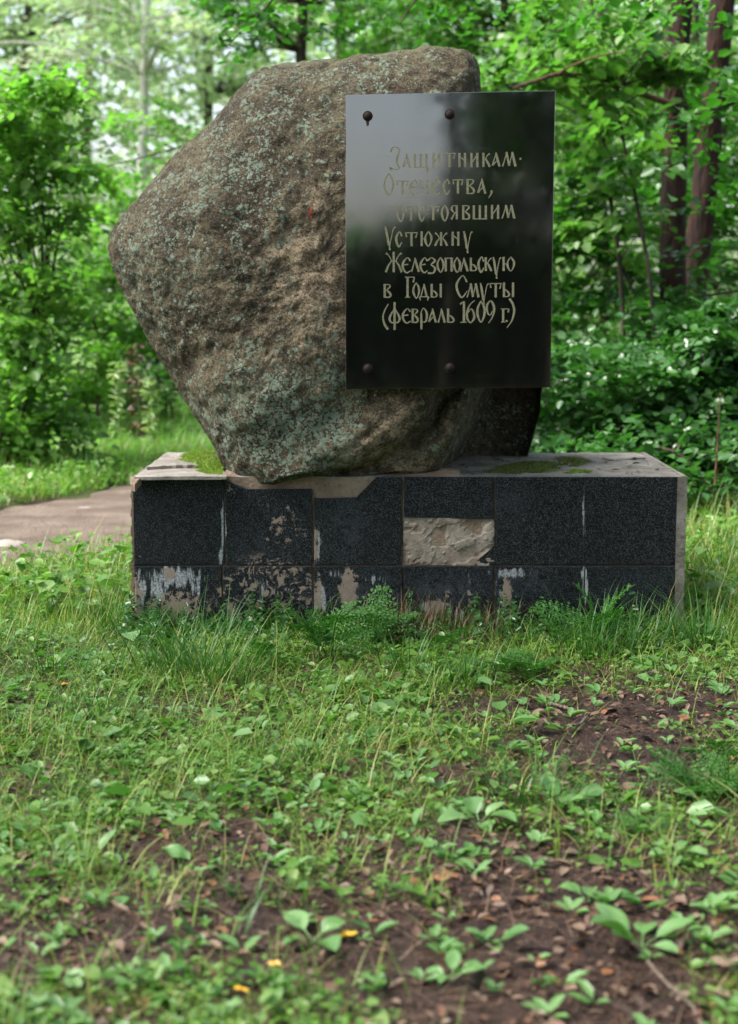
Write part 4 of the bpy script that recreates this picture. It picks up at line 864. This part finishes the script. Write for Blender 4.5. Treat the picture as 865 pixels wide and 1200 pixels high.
# undergrowth at the pedestal foot
g = np.random.default_rng(630); n = 12000; px = g.uniform(150, 830, n); x = np.array([P(p, 735, FY).x for p in px])
hgt_ = .62 + .28 * np.sin(px * .045) + .3 * np.sin(px * .17 + 1) + .25 * np.sin(px * .41); hgt_ = np.clip(hgt_, .1, 1.15) * np.where(px > 740, .5, 1)
y = FY - .02 - np.abs(g.normal(0, .13, n)); z = gh(x, y) + g.random(n) ** 1.4 * .17 * hgt_ * np.exp(-(FY - y) * 3)
v, f, r = leafcloud(np.stack([x, y, z], 1), np.stack([g.normal(0, .4, n), g.normal(-.2, .4, n), np.ones(n)], 1), g.normal(0, 1, (n, 3)), g.uniform(.010, .032, n), g.uniform(.007, .02, n), g.random(n))
tag(link('foot_plants', npmesh('foot_plants', v, f, M['shrub'], {'rnd': r})), 'dense dark leaves along the foot of the pedestal', 'ground cover', kind='stuff')
for nm, lab, cnt, a_, b_, hh, mt, ww, sd0 in (('foot_grass', 'dark arching grass along the foot of the pedestal', 1300, 150, 840, .16, 'lushgrass', .0045, 631), ('dry_stems', 'tangled dry reddish stems at the middle of the pedestal foot', 900, 420, 600, .17, 'litter', .003, 632)):
    g = np.random.default_rng(sd0); px = g.uniform(a_, b_, cnt); x = np.array([P(p, 735, FY).x for p in px]); y = FY - .03 - np.abs(g.normal(0, .12, cnt))
    v, f, r = blades(np.stack([x, y, gh(x, y)], 1), hh * g.uniform(.4, 1.35, cnt), g.uniform(.6, 1.2, cnt) * ww, g.uniform(0, 6.28, cnt), g.uniform(.05, .7, cnt), g.uniform(.3, 1.9, cnt), g.random(cnt), 6)
    tag(link(nm, npmesh(nm, v, f, M[mt], {'rnd': r})), lab, 'grass', kind='stuff')
x, y, g = scatter(750, 2.5, 6.6, 650, dens=lambda a, b: a * 0 + .8); m = g.integers(3, 6, len(x)); K_ = np.repeat(np.arange(len(x)), m); n = len(K_)
az = g.uniform(0, 6.28, n); sz = np.repeat(g.uniform(.016, .042, len(x)), m) * g.uniform(.7, 1.2, n); dd = np.stack([np.cos(az), np.sin(az), g.uniform(.1, .9, n)], 1); dd = unit(dd)
C_ = np.stack([x, y, gh(x, y) + .012], 1)[K_] + dd * sz[:, None] * .75
v, f, r = leafcloud(C_, np.stack([-np.cos(az) * .5, -np.sin(az) * .5, np.ones(n)], 1), dd, sz * 1.3, sz * g.uniform(.45, .7, n), np.repeat(g.random(len(x)), m))
tag(link('seedlings', npmesh('seedlings', v, f, M['plantain'], {'rnd': r})), 'small pale seedlings sprouting all over the ground', 'ground cover', kind='stuff')
# fallen debris
x, y, g = scatter(8000, 2.45, 7, 640, dens=lambda a, b: 1.15 - .8 * cover(a, b)); n = len(x)
L = g.gamma(3, .008, n).clip(.008, .05); v, f, r = leafcloud(np.stack([x, y, gh(x, y) + g.uniform(.006, .018, n)], 1), np.stack([g.normal(0, .3, n), g.normal(0, .3, n), np.ones(n)], 1), g.normal(0, 1, (n, 3)), L, L * g.uniform(.3, .7, n), g.random(n))
tag(link('leaf_litter', npmesh('leaf_litter', v, f, M['litter'], {'rnd': r})), 'brown leaf litter on the bare soil', 'leaf litter', kind='stuff')
x, y, g = scatter(14000, 2.45, 7, 641, dens=lambda a, b: a * 0 + .8); n = len(x)
v, f, r = blades(np.stack([x, y, gh(x, y) + .008], 1), g.uniform(.03, .14, n), g.uniform(.0012, .003, n), g.uniform(0, 6.28, n), np.full(n, 1.42), g.uniform(0, .25, n), g.random(n) * .9)
tag(link('dry_straw', npmesh('dry_straw', v, f, M['litter'], {'rnd': r})), 'dry straw and stems lying on the ground', 'straw', kind='stuff')
# --- individual plants
def leaf_mesh(L, Wd, droop, cup, seed, wob=.1, stalk=.35, mat='plantain'):
    nu, nv = 12, 7; V = []; g = np.random.default_rng(seed); rr = g.random()
    for i in range(nu):
        u = i / (nu - 1); s = u * L
        wloc = Wd * .5 * (.07 if u < stalk * .8 else .07 + .93 * max(0, math.sin(math.pi * min(1, ((u - stalk * .8) / (1 - stalk * .8))) ** .8)) ** .7)
        a = .9 - droop * u; cx = L * (u * math.cos(.25 + droop * .1)); cz = L * (math.sin(.95) * u - droop * .55 * u * u)
        for j in range(nv):
            t_ = j / (nv - 1) * 2 - 1
            V.append((cx, t_ * wloc, cz + cup * wloc * abs(t_) ** 1.5 + wob * wloc * math.sin(u * 9 + t_ * 3 + seed)+ .04 * wloc * math.cos(t_ * 9)))
    return npmesh('leaf', np.array(V), grid_faces(nu, nv), M[mat], {'rnd': np.full(len(V), rr)}, True)
LM = [leaf_mesh(1, .42 + .06 * (k % 3), .45 + .28 * (k % 4), .25 + .1 * (k % 3), k) for k in range(8)]
def rosette(px, py, size, nl, label, seed, group=None, name='plantain', upright=0.0):
    g = random.Random(seed); p = G(px, py, 0); p.z = ghf(p.x, p.y) + .004
    e = empty(name, p, label, 'plant', group); a0 = g.random() * 6.28
    for k in range(nl):
        o = link('leaf', LM[g.randrange(8)], e); s = size * g.uniform(.55, 1.0)
        o.scale = (s, s, s); o.rotation_euler = (g.uniform(-.2, .2), -.2 + .5 * g.random() - upright, a0 + k * 6.28 / nl + g.uniform(-.35, .35))
ROS = [(752, 1118, .15, 6, 'largest broadleaf plantain near the lower right corner'), (562, 968, .135, 6, 'broad plantain tuft in the middle of the foreground'),
       (575, 1112, .09, 4, 'small plantain on bare soil left of the largest one'), (530, 1156, .095, 5, 'small plantain nearest the bottom centre'), (366, 1112, .12, 4, 'plantain with one upright leaf beside the yellow leaf'),
       (88, 945, .12, 4, 'pale plantain leaves at the left side of the lawn'), (168, 905, .10, 4, 'plantain left of centre beside the grass tuft'), (430, 872, .12, 5, 'plantain with silvery leaves in front of the pedestal middle'),
       (520, 860, .09, 4, 'little plantain just above the middle tuft'), (655, 952, .11, 5, 'plantain between the middle tuft and the lone oval leaf'), (790, 1010, .10, 6, 'upright leafy seedling clump at the right side'),
       (765, 775, .08, 5, 'small round leaved plant by the right pedestal corner'), (300, 860, .09, 4, 'small plantain below the long grass tuft'), (110, 1000, .10, 4, 'plantain on the left below the pale leaves'),
       (835, 1075, .10, 4, 'plantain by the right edge beside the largest one'), (690, 1060, .08, 3, 'three leaved seedling on the bare soil'), (262, 1010, .08, 4, 'low plantain just right of the lone pale leaf'), (470, 915, .10, 4, 'leaning plantain left of the middle tuft'), (325, 1165, .09, 4, 'low plantain at the bottom left of centre')]
for k, a in enumerate(ROS): rosette(*a, 700 + k)
def tuft(px, py, n, h, label, seed, spread=.05, mat='lushgrass', wd=.005, name='grass_tuft'):
    g = np.random.default_rng(seed); p = G(px, py, 0); p.z = ghf(p.x, p.y)
    b = np.stack([g.normal(0, spread, n), g.normal(0, spread * .6, n), np.full(n, -.004)], 1)
    az = np.arctan2(b[:, 1], b[:, 0]) + g.normal(0, .7, n)
    v, f, r = blades(b, h * g.uniform(.5, 1.2, n), wd * g.uniform(.6, 1.2, n), az, g.uniform(.05, .5, n), g.uniform(.5, 2.0, n), g.random(n), 7)
    o = link(name, npmesh(name, v, f, M[mat], {'rnd': r}, True)); o.location = p; tag(o, label, 'grass tuft')
TU = [(240, 800, 150, .30, 'long arching grass tuft at the left foot of the pedestal'), (205, 790, 70, .26, 'shorter grass tuft beside the left pedestal corner'), (118, 850, 60, .16, 'grass tuft on the lawn left of the pedestal'),
      (545, 800, 60, .2, 'grass tuft below the bare mortar patch'), (690, 770, 110, .24, 'grass tuft under the right tiles by the fern leaf'), (620, 940, 90, .16, 'grass tuft beside the middle plantain'),
      (745, 762, 60, .22, 'grass tuft in front of the right corner tiles'), (480, 790, 50, .2, 'thin grass tuft at the pedestal middle'), (245, 1110, 8, .10, 'few upright blades at the lower left'), (232, 1165, 7, .09, 'few upright blades nearest the bottom left'),
      (855, 930, 60, .16, 'grass tuft at the right edge behind the parsley'), (60, 790, 70, .15, 'grass tuft by the left edge of the lawn'), (370, 905, 60, .10, 'low grass tuft left of the silvery plantain'), (830, 760, 70, .26, 'grass tuft right of the pedestal corner'), (850, 690, 60, .3, 'tall grass tuft at the right behind the pedestal corner'),
      (130, 740, 70, .2, 'grass tuft at the left end of the pedestal'), (70, 690, 50, .2, 'grass tuft at the near edge of the path'), (300, 1060, 30, .08, 'low grass tuft among the creeping leaves')]
for k, (a, b, n, h, lab) in enumerate(TU): tuft(a, b, n, h * 1.25, lab, 760 + k, spread=.035 + .0004 * n, wd=.0045 if n > 20 else .012)
def frond_mesh(L, seed, pairs=8, mat='parsley'):
    """bipinnate parsley leaf along +x, arching"""
    g = np.random.default_rng(seed); C_, Nn, Dd, Ls, Ws = [], [], [], [], []; tubes = []
    arc = lambda s: np.array([s * L * .92, 0, L * (.55 * s - .62 * s * s)])
    tubes.append(tube([arc(s) for s in np.linspace(0, 1, 9)], list(np.linspace(.006, .002, 9) * L * 2), 4))
    for k in range(pairs):
        s = .28 + .7 * k / pairs; pl = L * .42 * (1 - .86 * (k / pairs)) * g.uniform(.85, 1.1)
        for sd2 in (-1, 1):
            a = arc(s); dr = unit(np.array([.55, sd2 * 1.0, -.12 + g.normal(0, .1)])); m = max(3, int(8 * (1 - .7 * k / pairs)))
            for q_ in range(m):
                u = (q_ + .6) / m; c = a + dr * pl * u; sz = L * .062 * (1 - .5 * u) * g.uniform(.8, 1.2)
                for s3 in (-1, 1):
                    dd = unit(dr + s3 * .9 * np.cross([0, 0, 1], dr)); C_.append(c + dd * sz * .5); Nn.append(np.array([g.normal(0, .25), g.normal(0, .25), 1])); Dd.append(dd); Ls.append(sz * 1.25); Ws.append(sz * .5)
            C_.append(a + dr * pl); Nn.append(np.array([0, 0, 1.])); Dd.append(dr); Ls.append(L * .06); Ws.append(L * .03)
    v, f, r = leafcloud(np.array(C_), np.array(Nn), np.array(Dd), np.array(Ls), np.array(Ws), np.clip(g.random(len(C_)) * .5 + g.random() * .5, 0, 1))
    tv, tf = join(tubes); vv, ff = join([(v, f), (tv, tf)]); return npmesh('frond', vv, ff, M[mat], {'rnd': np.concatenate([r, np.full(len(tv), .4)])})
FM = [frond_mesh(1, 800 + k) for k in range(5)]
def parsley(px, py, size, n, label, seed, rise=.5, lift=0.0):
    g = random.Random(seed); p = G(px, py, 0); p.z = ghf(p.x, p.y)
    e = empty('cow_parsley', p, label, 'plant'); size *= 1.2 if py < 800 else .8
    for k in range(n):
        o = link('frond', FM[g.randrange(5)], e); s = size * g.uniform(.75, 1.15); o.scale = (s, s, s); o.location = (g.gauss(0, .02), g.gauss(0, .02), lift * g.random())
        o.rotation_euler = (g.uniform(-.3, .3), -rise * g.uniform(.3, 1.4), g.uniform(0, 6.28) if k else -1.4)
for k, a in enumerate([(700, 758, .24, 5, 'feathery fern like plant in front of the right tiles', 1, 1.0), (618, 790, .16, 9, 'low feathery mound under the fifth tile', 2, .4), (380, 775, .26, 6, 'feathery plant in front of the swirled tile', 3, .9), (435, 760, .22, 5, 'feathery plant beside the tan patched tile', 4, 1.1),
                       (815, 935, .24, 8, 'large feathery parsley at the right side of the foreground', 5, .6), (850, 900, .2, 6, 'feathery parsley cut by the right edge', 6, .6), (575, 790, .15, 5, 'small feathery plant below the bare mortar', 7, .5), (312, 780, .17, 5, 'feathery plant right of the long grass', 8, .6), (515, 765, .13, 4, 'tiny feathery plant at the pedestal centre', 9, .8), (770, 985, .14, 5, 'small feathery parsley below the large one', 10, .5)]):
    parsley(a[0], a[1], a[2], a[3], a[4], a[5], a[6])
# single fallen leaves
def lone(px, py, size, mat, label, seed, name='fallen_leaf', wr=.6):
    p = G(px, py, 0); p.z = ghf(p.x, p.y) + .018; me = leaf_mesh(size, size * wr, .15, .35, seed, .2, .05, mat)
    V = np.zeros(len(me.vertices) * 3, np.float32); me.vertices.foreach_get('co', V); V = V.reshape(-1, 3); V[:, 2] -= V[:, 0] * .75; V[:, 0] -= size * .45; me.vertices.foreach_set('co', V.ravel()); me.update()
    o = link(name, me); o.location = p; o.rotation_euler = (random.uniform(-.2, .2), random.uniform(-.2, .2), random.uniform(-.6, .6) + (3.1 if seed % 2 else 0)); tag(o, label, 'leaf')
for k, a in enumerate([(407, 1112, .045, 'yellow', 'yellow fallen leaf beside the upright plantain leaf'), (322, 1143, .03, 'yellow', 'small orange leaf left of the yellow one'), (281, 1178, .035, 'yellow', 'yellow leaf nearest the bottom edge'),
                       (207, 998, .09, 'plantain', 'pale leaf lying alone on bare soil at left'), (689, 967, .08, 'plantain', 'oval green leaf lying right of the middle plantain'), (526, 1048, .06, 'litter', 'tan leaf standing on the bare soil'), (76, 805, .03, 'yellow', 'orange leaf on the lawn at far left'),
                       (764, 796, .06, 'litter', 'brown leaf by the right pedestal corner'), (850, 1150, .09, 'litter', 'orange brown leaf at the lower right edge'), (640, 1022, .06, 'litter', 'reddish leaf in the middle of the bare soil'), (125, 888, .06, 'plantain', 'pale green leaf on the lawn left of the tuft')]):
    lone(*a, 900 + k)
def stick(pts, r, label, name='twig'):
    w_ = [G(x, y, 0) for x, y in pts]; w_ = [Vector((p.x, p.y, ghf(p.x, p.y) + .02)) for p in w_]; v, f = tube(spline(w_, 10), list(np.linspace(r, r * .6, 10)), 7)
    o = link(name, npmesh(name, v, f, M['twig'], None, True, w_[0])); o.location = w_[0]; tag(o, label, 'twig')
stick([(644, 832), (660, 835), (677, 841)], .007, 'pale short twig on the soil below the right tiles')
stick([(672, 865), (680, 860), (687, 852)], .006, 'small pale twig below the longer one')
stick([(815, 803), (840, 801), (870, 803)], .005, 'thin dark twig at the right edge')
stick([(722, 1090), (770, 1150), (815, 1195)], .005, 'long thin dark stem crossing the largest plantain')
# scrap of paper, path stone, weeds
p = G(847, 742, 0); V = []; n = 7
for i in range(n):
    for j in range(5): V.append((.07 * i / (n - 1), .05 * j / 4, .02 + .012 * math.sin(i * 1.7 + j) + .01 * math.cos(j * 2.3)))
o = link('paper_scrap', npmesh('paper_scrap', np.array(V), grid_faces(n, 5), M['paper'], None, True)); o.location = (p.x, p.y, ghf(p.x, p.y)); o.rotation_euler = (0, 0, .3); tag(o, 'crumpled white scrap lying right of the pedestal', 'litter')
def rock(px, py, sx, sy, sz, label, seed, mat='stone'):
    bm = bmesh.new(); bmesh.ops.create_icosphere(bm, subdivisions=3, radius=1)
    for v in bm.verts:
        d = 1 + .22 * mn.noise(v.co * 1.4 + Vector((seed, 0, 0))); v.co = Vector((v.co.x * sx * d, v.co.y * sy * d, v.co.z * sz * d))
    me = bpy.data.meshes.new('stone'); bm.to_mesh(me); bm.free(); me.materials.append(M[mat]); me.polygons.foreach_set('use_smooth', [True] * len(me.polygons))
    p = G(px, py, 0); o = link('stone', me); o.location = (p.x, p.y, ghf(p.x, p.y) + sz * .3); tag(o, label, 'stone')
rock(8, 636, .1, .09, .035, 'flat pale stone on the path at the left edge', 1)
rock(100, 593, .07, .05, .02, 'small pale stone on the far side of the path', 2)
for k, (px, Y, hh, lab) in enumerate([(163, 13.2, .95, 'tall dry weed with reddish leaves behind the path'), (140, 13.8, .75, 'slender pale weed left of the reddish one'), (178, 13.6, .6, 'short pale weed nearest the boulder flank')]):
    b = PG(px, Y); g = np.random.default_rng(950 + k); e = empty('tall_weed', b, lab, 'plant')
    v, f = tube([(0, 0, 0), (.02, 0, hh * .5), (.0, .02, hh)], [.008, .006, .003], 6); link('stem', npmesh('stem', v, f, M['weed'], {'rnd': np.full(len(v), .5)}), e)
    n = 90; zz = g.uniform(.15, 1, n) * hh; an = g.uniform(0, 6.28, n); C_ = np.stack([np.cos(an) * .05, np.sin(an) * .05, zz], 1)
    v, f, r = leafcloud(C_, np.stack([g.normal(0, .4, n), g.normal(0, .4, n), np.ones(n)], 1), np.stack([np.cos(an), np.sin(an), np.full(n, .6)], 1), g.uniform(.06, .12, n), g.uniform(.015, .03, n), g.random(n))
    o = link('leaves', npmesh('leaves', v, f, M['litter' if k == 0 else 'weed'], {'rnd': r}), e); o['kind'] = 'stuff'
b = PG(835, 9.0); v, f = tube([(0, 0, 0), (.015, 0, .4), (.03, .02, .8)], [.009, .007, .003], 6)
o = link('dry_stalk', npmesh('dry_stalk', v, f, M['redbark'], None, True)); o.location = b; tag(o, 'dry brown stalk standing right of the pedestal', 'plant')
# moss
def moss(poly, z, th, n, mat, label, seed):
    """cushion over a pixel polygon on the plane z"""
    pts = [G(x, y, z) for x, y in poly]; c = sum(pts, Vector()) / len(pts); m = len(pts); V = [(c.x, c.y, z + th)]; Fq = []
    rings = 6; K = 40; per = []
    for k in range(K):
        u = k / K * m; a, b = pts[int(u) % m], pts[(int(u) + 1) % m]; per.append(a.lerp(b, u - int(u)))
    for r_ in range(1, rings + 1):
        s = r_ / rings
        for k in range(K):
            d = 1 + .5 * mn.noise(Vector((per[k].x * 22, per[k].y * 22, seed))) * s
            p_ = c.lerp(per[k], s * d); V.append((p_.x, p_.y, z + th * (1 - s ** 2.5) + .006 * mn.noise(Vector((p_.x * 45, p_.y * 45, 3))) * (1 - s * .5) - (.004 if r_ == rings else 0)))
    V = np.array(V); F4 = []
    for r_ in range(rings - 1):
        for k in range(K): F4.append((1 + r_ * K + k, 1 + r_ * K + (k + 1) % K, 1 + (r_ + 1) * K + (k + 1) % K, 1 + (r_ + 1) * K + k))
    F3 = [(0, 1 + (k + 1) % K, 1 + k) for k in range(K)]
    e = link('moss_patch', npmesh('moss_patch', V, [np.array(F4), np.array(F3)], M['moss'], None, True, c)); e.location = c
    tag(e, label, 'moss', kind='stuff')
    g = np.random.default_rng(seed); i = g.integers(0, K, n); s = np.sqrt(g.random(n)) * .97; pa = np.array([tuple(p_) for p_ in per]); w1 = g.random(n)[:, None]; pp = pa[i] * w1 + pa[(i + 1) % K] * (1 - w1)
    B = np.array(c)[None] * (1 - s[:, None]) + pp * s[:, None]; B[:, 2] = z + th * (1 - s ** 2.5) - .003
    v, f, r = blades(B - np.array(c), g.uniform(.005, .014, n), np.full(n, .003), g.uniform(0, 6.28, n), g.uniform(0, .7, n), g.uniform(0, .8, n), g.random(n), 3)
    o = link('moss_tips', npmesh('moss_tips', v, f, M[mat], {'rnd': r}), e); o['kind'] = 'stuff'
moss([(203, 543), (222, 548), (262, 552), (262, 534), (250, 529), (225, 530), (206, 536)], ZT + .012, .022, 9000, 'mosstip', 'bright yellow green moss cushion left of the boulder', 3)
moss([(560, 556), (600, 557), (640, 555), (668, 549), (650, 541), (615, 541), (580, 548)], ZT - .009, .011, 6000, 'mossdark', 'dull moss spread at the right foot of the boulder', 5)
moss([(640, 546), (676, 549), (700, 543), (682, 537), (650, 536)], ZT - .010, .009, 3500, 'mossdark', 'small ragged moss patch farthest right on the pedestal top', 6)
moss([(655, 557), (690, 557), (700, 553), (670, 551)], ZT - .010, .008, 1800, 'mosstip', 'thin moss streak along the front edge of the pedestal top', 7)
moss([(262, 558), (262, 549), (240, 549), (228, 553), (240, 557)], ZT + .004, .010, 2500, 'mosstip', 'thin moss tongue at the front left of the pedestal top', 8)
g = np.random.default_rng(980); n = 420; x = g.uniform(PL + .05, PR - .05, n); y = FY + .05 + g.random(n) ** 1.5 * .9
L = g.gamma(3, .005, n).clip(.006, .04); v, f, r = leafcloud(np.stack([x, y, np.full(n, ZT + .003)], 1), np.stack([g.normal(0, .12, n), g.normal(0, .12, n), np.ones(n)], 1), g.normal(0, 1, (n, 3)), L, L * g.uniform(.2, .6, n), g.random(n))
tag(link('leaf_crumbs', npmesh('leaf_crumbs', v, f, M['litter'], {'rnd': r})), 'brown leaf crumbs and needles strewn over the pedestal top', 'leaf litter', kind='stuff')
